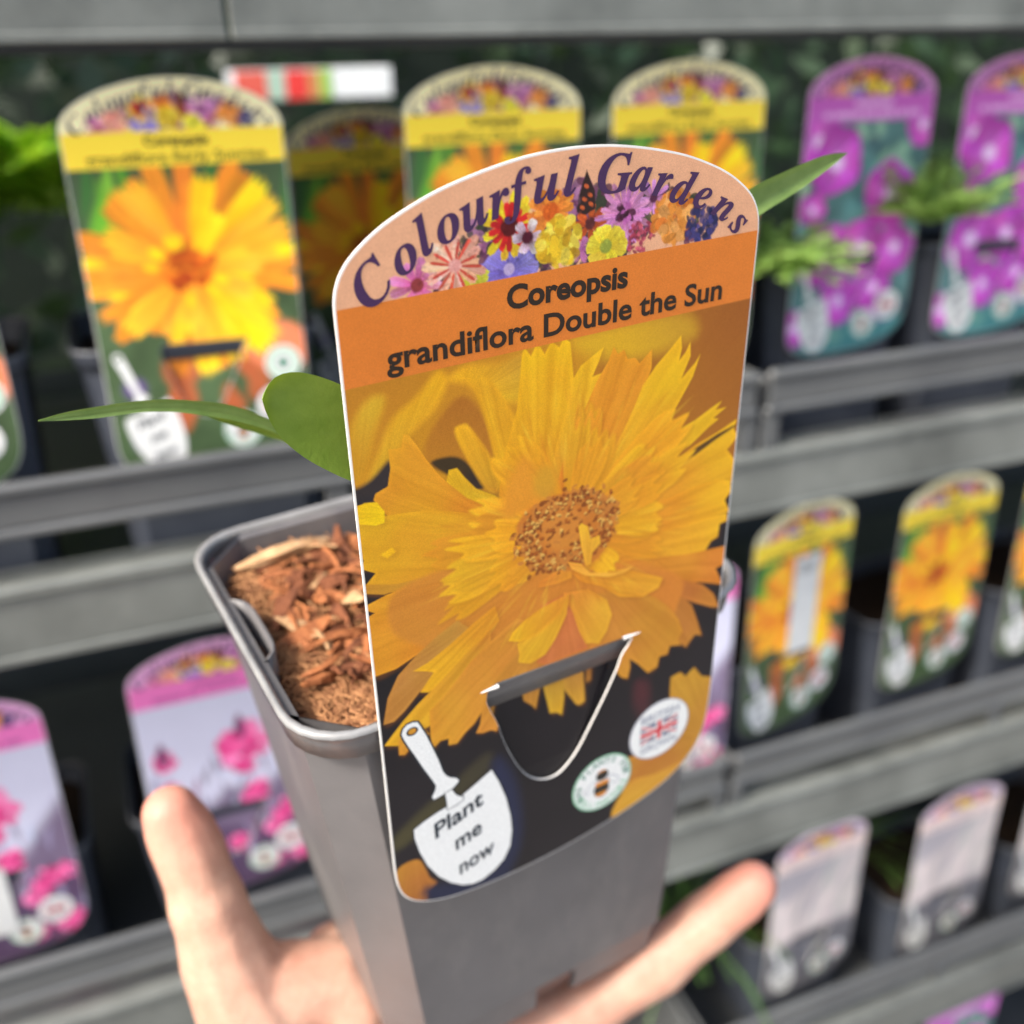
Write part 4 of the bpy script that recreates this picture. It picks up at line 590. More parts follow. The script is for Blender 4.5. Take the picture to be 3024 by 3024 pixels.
def make_label(mw, design, label, group=None, picture=None, tongue=None, titles=None, sticker=False):
    root = empty('plant_label', mw, label, 'plant label', group)
    link('card', CARD, M['card'], root)
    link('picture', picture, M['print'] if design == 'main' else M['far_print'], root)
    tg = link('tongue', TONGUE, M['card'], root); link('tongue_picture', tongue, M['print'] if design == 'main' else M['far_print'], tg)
    link('arched_lettering', LET, M['purple_text'], root)
    if titles:
        link('name_lettering', titles[0], M['dark_text'], root); link('name_lettering', titles[1], M['dark_text'], root)
    if design == 'main': link('trowel_outline', TRW[0], M['outline_ink'], root)
    w = link('trowel_emblem', TRW[1], M['white_ink'], root); link('trowel_lettering', TRW[2], M['navy_ink'], w)
    b = link('flag_badge', UNB['white'], M['white_ink'], root); link('badge_edge', UNB['grey'], M['wing'], b); link('flag_field', UNB['blue'], M['flag_blue'], b)
    link('flag_saltire', UNB['white2'], M['white_ink'], b); link('flag_cross', UNB['red'], M['red_ink'], b); link('badge_lettering', UNB['text'], M['grey_ink'], b)
    b = link('bee_badge', BEE['white'], M['white_ink'], root); link('badge_edge', BEE['pale'], M['pale_green_ink'], b); link('badge_lettering', BEE['dark'], M['green_ink'], b)
    link('badge_lettering', BEE['palet'], M['pale_green_ink'], b); link('bee_body', BEE['black'], M['bee_black'], b); link('bee_stripes', BEE['orange'], M['bee_orange'], b)
    link('wing_edge', BEE['wing'], M['grey_ink'], b); link('wing', BEE['wingw'], M['white_ink'], b)
    if design == 'yellow':
        q = flat('c', [circ(79, 104, 8.5)], .00042); q = link('round_badge', q, M['white_ink'], root); link('badge_mark', flat('c', [circ(79, 104, 7.2), circ(79, 104, 5.6)], .00047), M['pale_green_ink'], q); link('badge_mark', flat('c', [circ(79, 104, 2.6)], .00047), M['green_ink'], q)
    if sticker:
        (x0, x1, y0, y1) = sticker
        s = link('price_sticker', flat('c', [to_m([(x0, y0), (x1, y0), (x1, y1), (x0, y1)])], .0008, .0001), M['sticker'], root); s['label'] = 'white paper price sticker on the label'
        bars = [flat('c', [to_m([(x0 + 4 + k * 1.9, y0 + 5), (x0 + 4.9 + k * 1.9, y0 + 5), (x0 + 4.9 + k * 1.9, y0 + 13), (x0 + 4 + k * 1.9, y0 + 13)])], .00105) for k in range(int((x1 - x0 - 8) / 1.9))]
        link('sticker_print', join_meshes('c', bars), M['sticker_ink'], s)
    return root

_c = main_picture()
main_pic = picture_mesh('picture', _c, .2, body_region)
main_ton = picture_mesh('tongue_picture', _c, .25, tongue_region, .00028, blade_curve)
main_titles = title_mesh('grandiflora Double the Sun')
far_titles = title_mesh('grandiflora Early Sunrise', .014)
FAR = {}
for kind in ('yellow', 'purple', 'pink', 'pale'):
    _f = far_picture(kind)
    FAR[kind] = (picture_mesh('picture', _f, .7, body_region), picture_mesh('tongue_picture', _f, .9, tongue_region, .00028, blade_curve))

held = make_label(HELD, 'main', 'large sharp orange label with a golden double flower, hooked on the held pot', None, main_pic, main_ton, main_titles)
# thin raised lips where the slit ends curl towards the reader
for (x0, x1, s_) in ((23.6, 28.0, 1), (66.0, 61.0, -1)):
    bm = bmesh.new(); y = -.0899
    a = bm.verts.new((x0 / 1000, y - .0003, .0004)); b = bm.verts.new((x1 / 1000, y + .0003, .0004)); c = bm.verts.new((x1 / 1000, y - .0002, .0009)); d = bm.verts.new((x0 / 1000, y - .0004, .0005)); e = bm.verts.new((x1 / 1000, y - .0010, .0004))
    bm.faces.new((a, b, c, d)); bm.faces.new((d, c, e))
    link('slit_lip', bm_mesh('slit_lip', bm), M['card'], held)

# ------------------------------------------------------------------ square pots
def rsq(cx, cz, hx, hz, r, n=6):
    """rounded rectangle ring: list of (u, depth)"""
    P = []
    for sx, sz, a0 in ((1, 1, 0), (-1, 1, 90), (-1, -1, 180), (1, -1, 270)):
        arc = [math.radians(a0 + 90 * k / n) for k in range(n + 1)]
        t0 = (-math.sin(arc[0]), math.cos(arc[0])); t1 = (-math.sin(arc[-1]), math.cos(arc[-1])); ex = min(2.0, hx - r, hz - r)
        P.append((cx + sx * (hx - r) + r * math.cos(arc[0]) - t0[0] * ex, cz + sz * (hz - r) + r * math.sin(arc[0]) - t0[1] * ex))
        for a in arc: P.append((cx + sx * (hx - r) + r * math.cos(a), cz + sz * (hz - r) + r * math.sin(a)))
        P.append((cx + sx * (hx - r) + r * math.cos(arc[-1]) + t1[0] * ex, cz + sz * (hz - r) + r * math.sin(arc[-1]) + t1[1] * ex))
    return P
def loft(rings, close_first=False, close_last=False, skip=None):
    V = []; Fc = []; n = len(rings[0])
    for R in rings: V += R
    for i in range(len(rings) - 1):
        for j in range(n):
            k = (j + 1) % n; f = (i * n + j, i * n + k, (i + 1) * n + k, (i + 1) * n + j)
            if skip and skip(i, V[f[0]], V[f[1]]): continue
            Fc.append(f)
    if close_first: Fc.append(tuple(range(n)))
    if close_last: Fc.append(tuple(range((len(rings) - 1) * n, len(rings) * n)))
    return V, Fc
PC = (43.5, 48.0)
def pring(v, hx, hz, r, cx=PC[0], cz=PC[1], n=6): return [hl(u, d, v) for u, d in rsq(cx, cz, hx, hz, r, n)]
def body_at(v):                      # outer half sizes of the tapering wall
    t = (v - 96) / (218 - 96); return 56.2 - 8.0 * t, 44.2 - 12.6 * t, 10.5 - 1.5 * t
def ctr(v): return PC[0] - .3 + (v - 96) * .032, PC[1] - (v - 96) * .062
def pot_meshes():
    R = []
    for v in (96, 100, 130, 160, 190, 214, 216.8): a, b, r = body_at(v); R.append(pring(v, a, b, r, *ctr(v), 1))
    a, b, r = body_at(217); R.append(pring(217.4, a - 1.5, b - 1.5, r, *ctr(217), 1)); R.append(pring(218.4, a - 1.5, b - 1.5, r, *ctr(217), 1))
    inner = []
    for v in (217, 190, 160, 130, 100, 92): a, b, r = body_at(v); inner.append(pring(v, a - 1.0, b - 1.0, max(r - .6, 4), *ctr(v), 1))
    inner.append(pring(91.3, 58.2, 45.6, 13.5, n=1))
    V, Fc = loft(R + inner, close_last=False)
    V2, F2 = loft([pring(218.4, a - 1.0 if False else body_at(218)[0] - 1.2, body_at(218)[1] - 1.2, 8, *ctr(218), 1)], close_first=True)
    off = len(V); V += V2; Fc += [tuple(i + off for i in f) for f in F2]
    body = mesh_from('pot_wall', V, Fc, False)
    A, B, r = body_at(218)
    notch = lambda i, p, q: i in (1, 2, 3) and (p[2] + q[2]) / 2 > -.022 and 0.0435 < (p[0] + q[0]) / 2 < .0585
    fr = []
    def dens(v, ix):                  # foot ring with extra points along the front so notches can be cut
        out = []
        base = rsq(*ctr(218), A - ix, B - ix, 8, 1)
        ref = rsq(*ctr(218), A, B, 8, 1)      # the same number of points whatever the inset
        for p, q, p2, q2 in zip(base, base[1:] + base[:1], ref, ref[1:] + ref[:1]):
            n = max(1, int(math.hypot(q2[0] - p2[0], q2[1] - p2[1]) / 6.5))
            for k in range(n): out.append(hl(p[0] + (q[0] - p[0]) * k / n, p[1] + (q[1] - p[1]) * k / n, v))
        return out
    V, Fc = loft([dens(218.2, 1.2), dens(220.5, 1.5), dens(231, 2.6), dens(231, 3.8), dens(218.2, 2.5)], skip=notch)
    foot = mesh_from('pot_foot', V, Fc, False)
    rim = []
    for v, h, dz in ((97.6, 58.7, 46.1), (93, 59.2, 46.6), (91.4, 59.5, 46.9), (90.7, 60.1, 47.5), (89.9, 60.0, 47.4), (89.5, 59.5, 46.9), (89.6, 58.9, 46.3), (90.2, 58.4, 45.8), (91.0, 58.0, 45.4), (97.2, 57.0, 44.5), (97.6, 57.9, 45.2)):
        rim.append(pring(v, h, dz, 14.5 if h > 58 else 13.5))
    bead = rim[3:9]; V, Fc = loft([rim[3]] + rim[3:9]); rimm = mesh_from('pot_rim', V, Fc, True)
    V, Fc = loft([rim[8], rim[9], rim[10], rim[0], rim[1], rim[2], rim[3]]); col_ = mesh_from('pot_collar', V, Fc, True)
    return body, foot, rimm, col_
POT_BODY, POT_FOOT, POT_RIM, POT_COLLAR = pot_meshes()
def make_pot(mw, label, mats, group=None, clips=True):
    root = empty('plant_pot', mw, label, 'plant pot', group)
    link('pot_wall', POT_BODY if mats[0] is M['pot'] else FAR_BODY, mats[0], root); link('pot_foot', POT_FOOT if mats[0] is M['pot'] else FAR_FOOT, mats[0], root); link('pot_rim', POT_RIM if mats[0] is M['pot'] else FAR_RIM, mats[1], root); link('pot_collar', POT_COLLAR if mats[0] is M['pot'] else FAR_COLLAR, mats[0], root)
    if clips:
        for along, u0, d0 in (('d', -13.0, 50),):
            pts = []
            for s in range(-6, 7):
                t = s / 6; w = 14 * t; depth_in = 3.4 * (1 - abs(t) ** 6)
                pts.append((u0 + depth_in, d0 - w) if along == 'd' else (u0 + w, d0 - depth_in))
            V = []; Fc = []
            for (u, d) in pts:
                V += [hl(u, d, 91.3), hl(u, d, 104)]
                du, dd = (.9, 0) if along == 'd' else (0, -.9)
                V += [hl(u + du, d + dd, 91.3), hl(u + du, d + dd, 104)]
            for k in range(len(pts) - 1):
                a = 4 * k; b = a + 4; Fc += [(a, b, b + 1, a + 1), (a + 2, a + 3, b + 3, b + 2), (a, a + 2, b + 2, b)]
            link('label_clip', mesh_from('label_clip', V, Fc, True), mats[0], root)
    return root
FAR_BODY, FAR_FOOT, FAR_RIM, FAR_COLLAR = POT_BODY.copy(), POT_FOOT.copy(), POT_RIM.copy(), POT_COLLAR.copy()
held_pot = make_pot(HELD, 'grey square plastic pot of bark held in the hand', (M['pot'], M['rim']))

# ------------------------------------------------------------------ bark mulch in the held pot
M['bark'] = [simple('bark_orange', (.14, .04, .014), (.46, .17, .06), .75, 160, .25, (500, .6, .001), 0, 6, (1, 1, 4)),
             simple('bark_tan', (.26, .14, .06), (.58, .36, .19), .75, 160, .25, (500, .6, .001), 0, 6, (1, 1, 4)),
             simple('bark_brown', (.07, .022, .01), (.22, .075, .03), .8, 160, .25, (500, .6, .001), 0, 6, (1, 1, 4))]
M['fibre'] = simple('bark_fibre', (.13, .04, .018), (.52, .27, .12), .8, 420, .2)
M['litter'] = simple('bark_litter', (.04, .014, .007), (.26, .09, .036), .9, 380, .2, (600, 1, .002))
mul = empty('bark_mulch', HELD, 'orange and tan shredded bark filling the pot held in the hand', 'bark mulch', None)
def soil_h(u, d): return 100 - 2.5 * math.sin(u * .09 + 1) * math.cos(d * .07) - 2.2 * math.sin(d * .21 + u * .15) * .4 + max(0, 12 - (d)) * .04
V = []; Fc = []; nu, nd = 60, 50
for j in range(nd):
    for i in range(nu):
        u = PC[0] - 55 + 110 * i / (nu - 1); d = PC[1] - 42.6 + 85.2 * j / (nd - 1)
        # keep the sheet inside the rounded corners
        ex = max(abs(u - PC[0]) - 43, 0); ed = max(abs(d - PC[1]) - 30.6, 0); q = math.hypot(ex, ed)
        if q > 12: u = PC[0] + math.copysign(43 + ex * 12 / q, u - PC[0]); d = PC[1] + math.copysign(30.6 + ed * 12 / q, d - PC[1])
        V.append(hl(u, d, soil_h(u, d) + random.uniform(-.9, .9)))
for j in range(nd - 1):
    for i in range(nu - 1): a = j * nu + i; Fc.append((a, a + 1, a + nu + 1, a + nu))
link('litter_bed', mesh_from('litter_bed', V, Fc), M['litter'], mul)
def chip_mesh(rng, L, W, T):
    """a split splinter of bark: ragged ends, bowed, thicker in the middle"""
    n = 6; bend = rng.uniform(-.12, .12) * L; bow = rng.uniform(-.06, .14) * L; V = []; Fc = []
    for i in range(n):
        t = i / (n - 1) * 2 - 1; w = W * (1 - .65 * abs(t) ** 2.2) * rng.uniform(.8, 1.15); th = T * (1 - .5 * t * t) * rng.uniform(.8, 1.2)
        cx = L / 2 * t; cy = bend * t * t; cz = bow * (1 - t * t)
        V += [(cx, cy - w / 2, cz - th / 2), (cx + rng.uniform(-1, 1) * W * .15, cy + w / 2, cz - th / 2 * rng.uniform(.6, 1)), (cx, cy + w / 2 * rng.uniform(.5, .95), cz + th / 2), (cx + rng.uniform(-1, 1) * W * .15, cy - w / 2 * rng.uniform(.5, .95), cz + th / 2 * rng.uniform(.7, 1.2))]
    for i in range(n - 1):
        for k in range(4): a = i * 4 + k; b = i * 4 + (k + 1) % 4; Fc.append((a, b, b + 4, a + 4))
    Fc += [(3, 2, 1, 0), (4 * n - 4, 4 * n - 3, 4 * n - 2, 4 * n - 1)]
    return mesh_from('bark_chip', V, Fc)
rng = random.Random(4); chips = []
for k in range(24):
    L = rng.uniform(5, 17) / 1000; chips.append(chip_mesh(rng, L, L * rng.uniform(.12, .34), L * rng.uniform(.05, .11)))
for k, me in enumerate(chips): me.materials.append(M['bark'][(0, 2, 0, 1, 2, 0, 0, 2)[k % 8]])
def rest_chip(me, u, d, lift, yaw, tilt, roll):
    o = bpy.data.objects.new('bark_chip', me); COL.objects.link(o); o.parent = mul
    o.matrix_local = Matrix.Translation(hl(u, d, soil_h(u, d) - lift)) @ Euler((math.radians(-90), 0, 0)).to_matrix().to_4x4() @ Euler((roll, tilt, yaw)).to_matrix().to_4x4()
    return o
# the pale plank-like splinter along the back edge, then the rest
big = chip_mesh(random.Random(5), .027, .0042, .0022); big.materials.append(M['bark'][1]); rest_chip(big, 7, 83, 2.6, .05, 0, .4)['label'] = 'long pale splinter of bark by the back rim'
for k in range(288):
    deep = k < 190
    u = rng.uniform(-4, 36) if k % 4 else rng.uniform(0, 88); d = rng.uniform(42, 84) if k % 5 else rng.uniform(26, 60)
    if u < 2 and d > 78: continue
    rest_chip(chips[rng.randrange(24)], max(min(u, 86), 0 if d > 30 else 6), min(max(d, 22), 80), rng.uniform(.3, 2.6) if deep else rng.uniform(1.5, 4.5), rng.uniform(0, 6.28), rng.uniform(-.55, .55), rng.uniform(-.9, .9))
# shredded fibres, finer towards the front
V = []; Fc = []
for k in range(8000):
    u = rng.uniform(-8, 94) if k % 3 else rng.uniform(-8, 22); d = 8 + 79 * rng.random() ** (1.6)
    if abs(u - PC[0]) > 50 and abs(d - PC[1]) > 38: continue
    L = rng.uniform(2.5, 10); yaw = rng.uniform(0, 6.28); pit = rng.uniform(-.3, .7); w = rng.uniform(.07, .24); p = Vector((u, d, soil_h(u, d) - rng.uniform(-.3, 2.6 if d > 40 else 1.8)))
    cu = rng.uniform(-.5, .5); a0 = len(V)
    for s in range(4):
        t = s / 3 - .5; y = yaw + cu * t * 2; q = p + Vector((math.cos(y), math.sin(y), 0)) * L * t + Vector((0, 0, -abs(math.sin(pit)) * L * (t + .3) * .35))
        sx, sy = -math.sin(y) * w, math.cos(y) * w
        V += [hl(q.x - sx, q.y - sy, q.z), hl(q.x + sx, q.y + sy, q.z), hl(q.x, q.y, q.z - w * 1.2)]
    for s in range(3):
        a = a0 + s * 3
        Fc += [(a, a + 3, a + 5, a + 2), (a + 2, a + 5, a + 4, a + 1)]
link('bark_fibres', mesh_from('bark_fibres', V, Fc), M['fibre'], mul, 'stuff')

# ------------------------------------------------------------------ leaves
def leaf_mat(name, c0, c1, tr=(.34, .46, .06)):
    m, t, b = new_mat(name); n = noise(t, 260, 5, .6, (1, 1, 1)); r = ramp(t, n.outputs[0], [(.3, c0), (.72, c1)])
    t.links.new(r.outputs[0], b.inputs['Base Color']); b.inputs['Roughness'].default_value = .42
    n2 = noise(t, 900, 3, .6); bump(t, b, n2.outputs[0], .25, .0006)
    ts = t.nodes.new('ShaderNodeBsdfTranslucent'); ts.inputs[0].default_value = (*tr, 1); mx = t.nodes.new('ShaderNodeMixShader'); mx.inputs[0].default_value = .3
    t.links.new(b.outputs[0], mx.inputs[1]); t.links.new(ts.outputs[0], mx.inputs[2]); t.links.new(mx.outputs[0], t.nodes['Material Output'].inputs[0])
    return m
M['leaf'] = leaf_mat('coreopsis_leaf', (.18, .30, .035), (.28, .41, .06), (.55, .65, .06))
M['leaf_edge'] = leaf_mat('leaf_edge', (.30, .42, .08), (.40, .52, .12), (.5, .7, .1))
M['leaf_long'] = leaf_mat('pale_leaf', (.15, .25, .06), (.24, .35, .10), (.42, .55, .10))
def leaf_mesh(top, bot, fold=1.5, n=40, th=.35):
    """blade between two edges (mm: across, behind, down), arched across its width, with a paler rim"""
    def spl(P, m):
        P = np.array(P, float); s = np.r_[0, np.cumsum(np.hypot(*(np.diff(P[:, [0, 2]], axis=0).T)) + 1e-6)]; s /= s[-1]; t = np.linspace(0, 1, m) ** 1.0
        out = np.stack([np.interp(t, s, P[:, i]) for i in range(3)], 1)
        for _ in range(3): out[1:-1] = (out[:-2] + 2 * out[1:-1] + out[2:]) / 4
        return out
    A, B = spl(top, n), spl(bot, n); k = 12; V = []; Fc = []; mi = []
    for side in (0, 1):
        for i in range(n):
            for j in range(k + 1):
                q = j / k; e = .5 - .5 * math.cos(math.pi * q); p = A[i] * (1 - e) + B[i] * e
                W_ = np.linalg.norm(B[i] - A[i]); p = p + np.array([0, fold * math.sin(math.pi * e) * min(1, W_ / 8) - .5 * fold * math.exp(-((e - .5) / .05) ** 2) * .4 + (th if side else 0) * math.sin(math.pi * e) ** .5, 0]); V.append(hl(*p))
    m = n * (k + 1)
    for side in (0, 1):
        for i in range(n - 1):
            for j in range(k):
                a = side * m + i * (k + 1) + j; f = (a, a + 1, a + k + 2, a + k + 1); Fc.append(f if side == 0 else f[::-1]); mi.append(1 if j in (0, k - 1) else 0)
    me = mesh_from('leaf', V, Fc, True); me.polygons.foreach_set('material_index', mi); return me
plant = empty('coreopsis_plant', HELD, 'green leaved young plant growing in the held pot behind its orange label', 'plant')
leafA = leaf_mesh([(-10.6, 12, 17.8), (-9.9, 12, 15.3), (-7.5, 12, 13.2), (-2.8, 12, 14.0), (3.8, 12, 17.8), (9.5, 13, 23.1), (26, 20, 50), (40, 40, 90)], [(-10.6, 12, 17.8), (-10.6, 12, 20.2), (-8.3, 12, 26.2), (-4.0, 12, 31.5), (3.2, 12, 37.8), (12.2, 13, 43.2), (26, 22, 60), (43, 44, 94)], 2.2, 60)
l = link('leaf', leafA, [M['leaf'], M['leaf_edge']], plant); l['label'] = 'broad blunt leaf at the left of the label'
longA = leaf_mesh([(-45, 50, 28.5), (-40, 50, 27.8), (-34.3, 50, 28.2), (-26, 50, 28.7), (-18.9, 50, 30.0), (-7.2, 50, 34), (-.9, 50, 38.6), (5.5, 50, 43), (20, 48, 52), (34, 46, 70), (40, 45, 96)], [(-45, 50, 28.7), (-40, 50, 29.7), (-34.7, 50, 30.7), (-26, 50, 31.2), (-19.2, 50, 32.8), (-7.9, 50, 37.5), (-1.3, 50, 41.2), (5.2, 50, 46), (19, 48, 56), (32, 46, 73), (38, 45, 97)], 1.0, 60)
l = link('leaf', longA, [M['leaf_long'], M['leaf_edge']], plant); l['label'] = 'long narrow leaf arching out to the left'
longB = leaf_mesh([(-14, 50.5, 34.6), (-8, 52, 37), (-1, 52, 41), (5.5, 52, 45), (20, 50, 55), (33, 47, 73), (41, 45, 98)], [(-14, 50.5, 34.8), (-8, 53, 40.0), (-1, 53, 44.2), (5.2, 53, 48), (18, 50, 59), (31, 47, 77), (38, 45, 99)], 1.2, 40)
link('leaf', longB, [M['leaf'], M['leaf_edge']], plant)
rightA = leaf_mesh([(127.8, 15, -8.2), (124, 15, -8.8), (119, 15, -8.3), (112.6, 15, -6.9), (102.5, 15, -4.7), (94, 16, -1), (70, 24, 30), (48, 40, 90)], [(127.8, 15, -8.0), (125.4, 15, -6.6), (121, 15, -4.4), (113.5, 15, -1.2), (104.2, 15, 1.9), (96, 16, 7.0), (72, 26, 40), (52, 42, 92)], 1.4, 60)
l = link('leaf', rightA, [M['leaf_long'], M['leaf_edge']], plant); l['label'] = 'pointed leaf at the right of the label'
def tube(pts, rad, seg=8):
    V = []; Fc = []; pts = [Vector(p) for p in pts]
    for i, p in enumerate(pts):
        d = (pts[min(i + 1, len(pts) - 1)] - pts[max(i - 1, 0)]).normalized(); a = d.orthogonal().normalized(); b = d.cross(a); r = rad[i] if hasattr(rad, '__len__') else rad
        V += [p + (a * math.cos(6.283 * k / seg) + b * math.sin(6.283 * k / seg)) * r for k in range(seg)]
    for i in range(len(pts) - 1):
        for k in range(seg): a = i * seg + k; b = i * seg + (k + 1) % seg; Fc.append((a, b, b + seg, a + seg))
    Fc += [tuple(range(seg))[::-1], tuple(range(len(V) - seg, len(V)))]
    return V, Fc
V, Fc = tube([hl(44, 44, 101), hl(42, 43, 92), hl(43, 42, 80)], [.0022, .002, .001]); link('stem', mesh_from('stem', V, Fc, True), M['leaf'], plant)

# ------------------------------------------------------------------ the hand under the pot: one continuous surface
def skin_mat():
    m, t, b = new_mat('skin')
    n = noise(t, 60, 7, .7); r = ramp(t, n.outputs[0], [(.3, (.44, .215, .15)), (.55, (.53, .305, .22)), (.75, (.57, .36, .26))])
    prev = r.outputs[0]; tc = t.nodes.new('ShaderNodeTexCoord')
    for tip in ((-38, 74, 158), (122, 4, 214)):          # blood under the fingertips
        d = t.nodes.new('ShaderNodeVectorMath'); d.operation = 'DISTANCE'; d.inputs[1].default_value = hl(*tip); t.links.new(tc.outputs['Object'], d.inputs[0])
        mr = t.nodes.new('ShaderNodeMapRange'); mr.interpolation_type = 'SMOOTHSTEP'; mr.inputs['From Min'].default_value = .006; mr.inputs['From Max'].default_value = .024; mr.inputs['To Min'].default_value = .75; mr.inputs['To Max'].default_value = 0
        t.links.new(d.outputs['Value'], mr.inputs[0]); mx = t.nodes.new('ShaderNodeMix'); mx.data_type = 'RGBA';
        t.links.new(mr.outputs[0], mx.inputs['Factor']); t.links.new(prev, mx.inputs[6]); mx.inputs[7].default_value = (.56, .22, .16, 1); prev = mx.outputs[2]
    t.links.new(prev, b.inputs['Base Color']); b.inputs['Roughness'].default_value = .5; b.inputs['Specular IOR Level'].default_value = .35
    b.inputs['Subsurface Weight'].default_value = .25; b.inputs['Subsurface Radius'].default_value = (1, .35, .2); b.inputs['Subsurface Scale'].default_value = .004
    n2 = noise(t, 420, 6, .7); wv = t.nodes.new('ShaderNodeTexVoronoi'); wv.feature = 'DISTANCE_TO_EDGE'; wv.inputs['Scale'].default_value = 330; t.links.new(tc.outputs['Object'], wv.inputs['Vector'])
    ad = t.nodes.new('ShaderNodeMath'); ad.operation = 'ADD'; t.links.new(n2.outputs[0], ad.inputs[0]); t.links.new(wv.outputs['Distance'], ad.inputs[1]); bump(t, b, ad.outputs[0], .22, .0009); return m
def capsule_chain(bm, P):
    """tapered round limb through points (u, depth, v, radius) in mm"""
    for (a, b) in zip(P, P[1:]):
        pa, pb = hl(*a[:3]), hl(*b[:3]); L = (pb - pa).length; steps = max(2, int(L / .0025))
        for k in range(steps + 1):
            t = k / steps; bmesh.ops.create_icosphere(bm, subdivisions=2, radius=(a[3] * (1 - t) + b[3] * t) / 1000, matrix=Matrix.Translation(pa.lerp(pb, t)))
hb = bmesh.new()
def ell(c, r, rot=(0, 0, 0)):
    bmesh.ops.create_icosphere(hb, subdivisions=3, radius=1, matrix=Matrix.Translation(hl(*c)) @ Euler([math.radians(x) for x in rot]).to_matrix().to_4x4() @ Matrix.Diagonal((r[0] / 1000, r[2] / 1000, r[1] / 1000, 1)))
HAND = dict(
 thumb=[(-38, 71, 159, 8.4), (-37, 69, 165, 10), (-36, 66, 172, 10.4), (-35.6, 62.5, 180, 10.2), (-35.4, 60, 186, 11.5), (-35, 57.5, 193, 11.6), (-34.5, 54, 204, 13.6), (-31, 48, 222, 17), (-22, 42, 244, 19)],
 front=[(121.5, 4.5, 216.6, 8.2), (117, 5.5, 220.4, 9.2), (111, 7.4, 226, 9.3), (107.5, 8.2, 228.6, 10), (99, 9.8, 234.8, 9.6), (90, 11.2, 241, 11), (76, 13, 247, 9.6), (60, 15, 252, 11), (30, 22, 258, 13)],
 ring=[(97, 34, 236, 7), (84, 33, 241.5, 8.6), (62, 32, 246, 9.4), (25, 34, 252, 12)],
 middle=[(90, 53, 236, 7), (78, 51, 241.5, 8.6), (58, 48, 245, 9.4), (20, 44, 252, 12)],
 index=[(70, 72, 226, 7), (62, 69, 238, 8.4), (44, 64, 244, 9.4), (14, 52, 250, 12)])
for k in HAND: capsule_chain(hb, HAND[k])
ell((6, 34, 262), (36, 30, 16)); ell((-14, 44, 243), (20, 19, 17))
capsule_chain(hb, [(-31, 49, 220, 14), (-18, 50, 231, 13), (-6, 46, 232, 13), (4, 36, 244, 13)])
capsule_chain(hb, [(-16, 44, 236, 15), (-10, 50, 228, 12), (-3, 54, 224, 11), (6, 54, 226, 11)])
capsule_chain(hb, [(-10, 34, 246, 15), (6, 18, 250, 14)])
capsule_chain(hb, [(-34, 50, 214, 13), (-19, 46.6, 219, 14), (-8, 44, 222, 13.5), (-4, 37, 228, 12)])
capsule_chain(hb, [(-10, 30, 266, 24), (-50, -10, 300, 25), (-110, -90, 350, 31)])
hm = bm_mesh('hand', hb); hobj = bpy.data.objects.new('tmp_hand', hm); COL.objects.link(hobj)
md = hobj.modifiers.new('r', 'REMESH'); md.mode = 'VOXEL'; md.voxel_size = .0011; md.use_smooth_shade = True
md = hobj.modifiers.new('s', 'SMOOTH'); md.iterations = 12; md.factor = .6
hand_me = evalmesh(hobj, 'hand'); bpy.data.objects.remove(hobj)
hand_me.polygons.foreach_set('use_smooth', [True] * len(hand_me.polygons))
hand = empty('person', HELD, 'bare hand under the grey pot, thumb raised at left and one finger pointing right', 'person')
link('hand', hand_me, skin_mat(), hand)

# ------------------------------------------------------------------ the display rack behind: X runs along it, Y into it
def W(x, y, z): return Vector((x, y, z + CAM_H))
YF = .45
LV = [dict(top=.036, bot=.004), dict(top=-.213, bot=-.250), dict(top=-.470, bot=-.512), dict(top=-.736, bot=-.778), dict(top=-1.0, bot=-1.04)]
rack = empty('display_rack', Matrix.Translation(W(0, YF, -CAM_H)), 'grey metal tiered display rack full of potted plants behind the hand', 'display rack')
def rack_part(name, bm, mat): 
    me = bm_mesh(name, bm); o = link(name, me, mat, rack); o.location = (0, -YF, 0); return o
def rail_profile(bm, x0, x1, z0, z1, y0=YF):
    # channel: front web with rolled top and bottom lips
    add_box(bm, (x0, y0, z0 + CAM_H), (x1, y0 + .003, z1 + CAM_H), .0009)
    add_box(bm, (x0, y0 - .0022, z1 - .0046 + CAM_H), (x1, y0 - .0003, z1 + .0004 + CAM_H), .0008)
    add_box(bm, (x0, y0 - .0022, z0 - .0004 + CAM_H), (x1, y0 - .0003, z0 + .0040 + CAM_H), .0008)
    add_box(bm, (x0, y0 + .0032, z1 - .0030 + CAM_H), (x1, y0 + .022, z1 - .0006 + CAM_H), .0006)
for i, l in enumerate(LV):
    segs = [(-1.2, .063), (.0645, 1.9)] if i == 0 else ([(-1.2, 1.9)])
    for x0, x1 in segs: bm = bmesh.new(); rail_profile(bm, x0, x1, l['bot'], l['top']); rack_part('front_rail', bm, M['rail'])
    bm = bmesh.new(); add_box(bm, (-1.2, YF + .023, l['bot'] - .004 + CAM_H), (1.9, .95, l['bot'] + CAM_H), .0005); rack_part('shelf_board', bm, M['shelf'])
for x in (-1.19, 1.86):
    bm = bmesh.new(); add_box(bm, (x, .90, .0), (x + .03, .93, CAM_H + .6), .002); rack_part('post', bm, M['rail'])
    bm = bmesh.new(); add_box(bm, (x, .46, .0), (x + .03, .49, CAM_H + .03), .002); rack_part('post', bm, M['rail'])
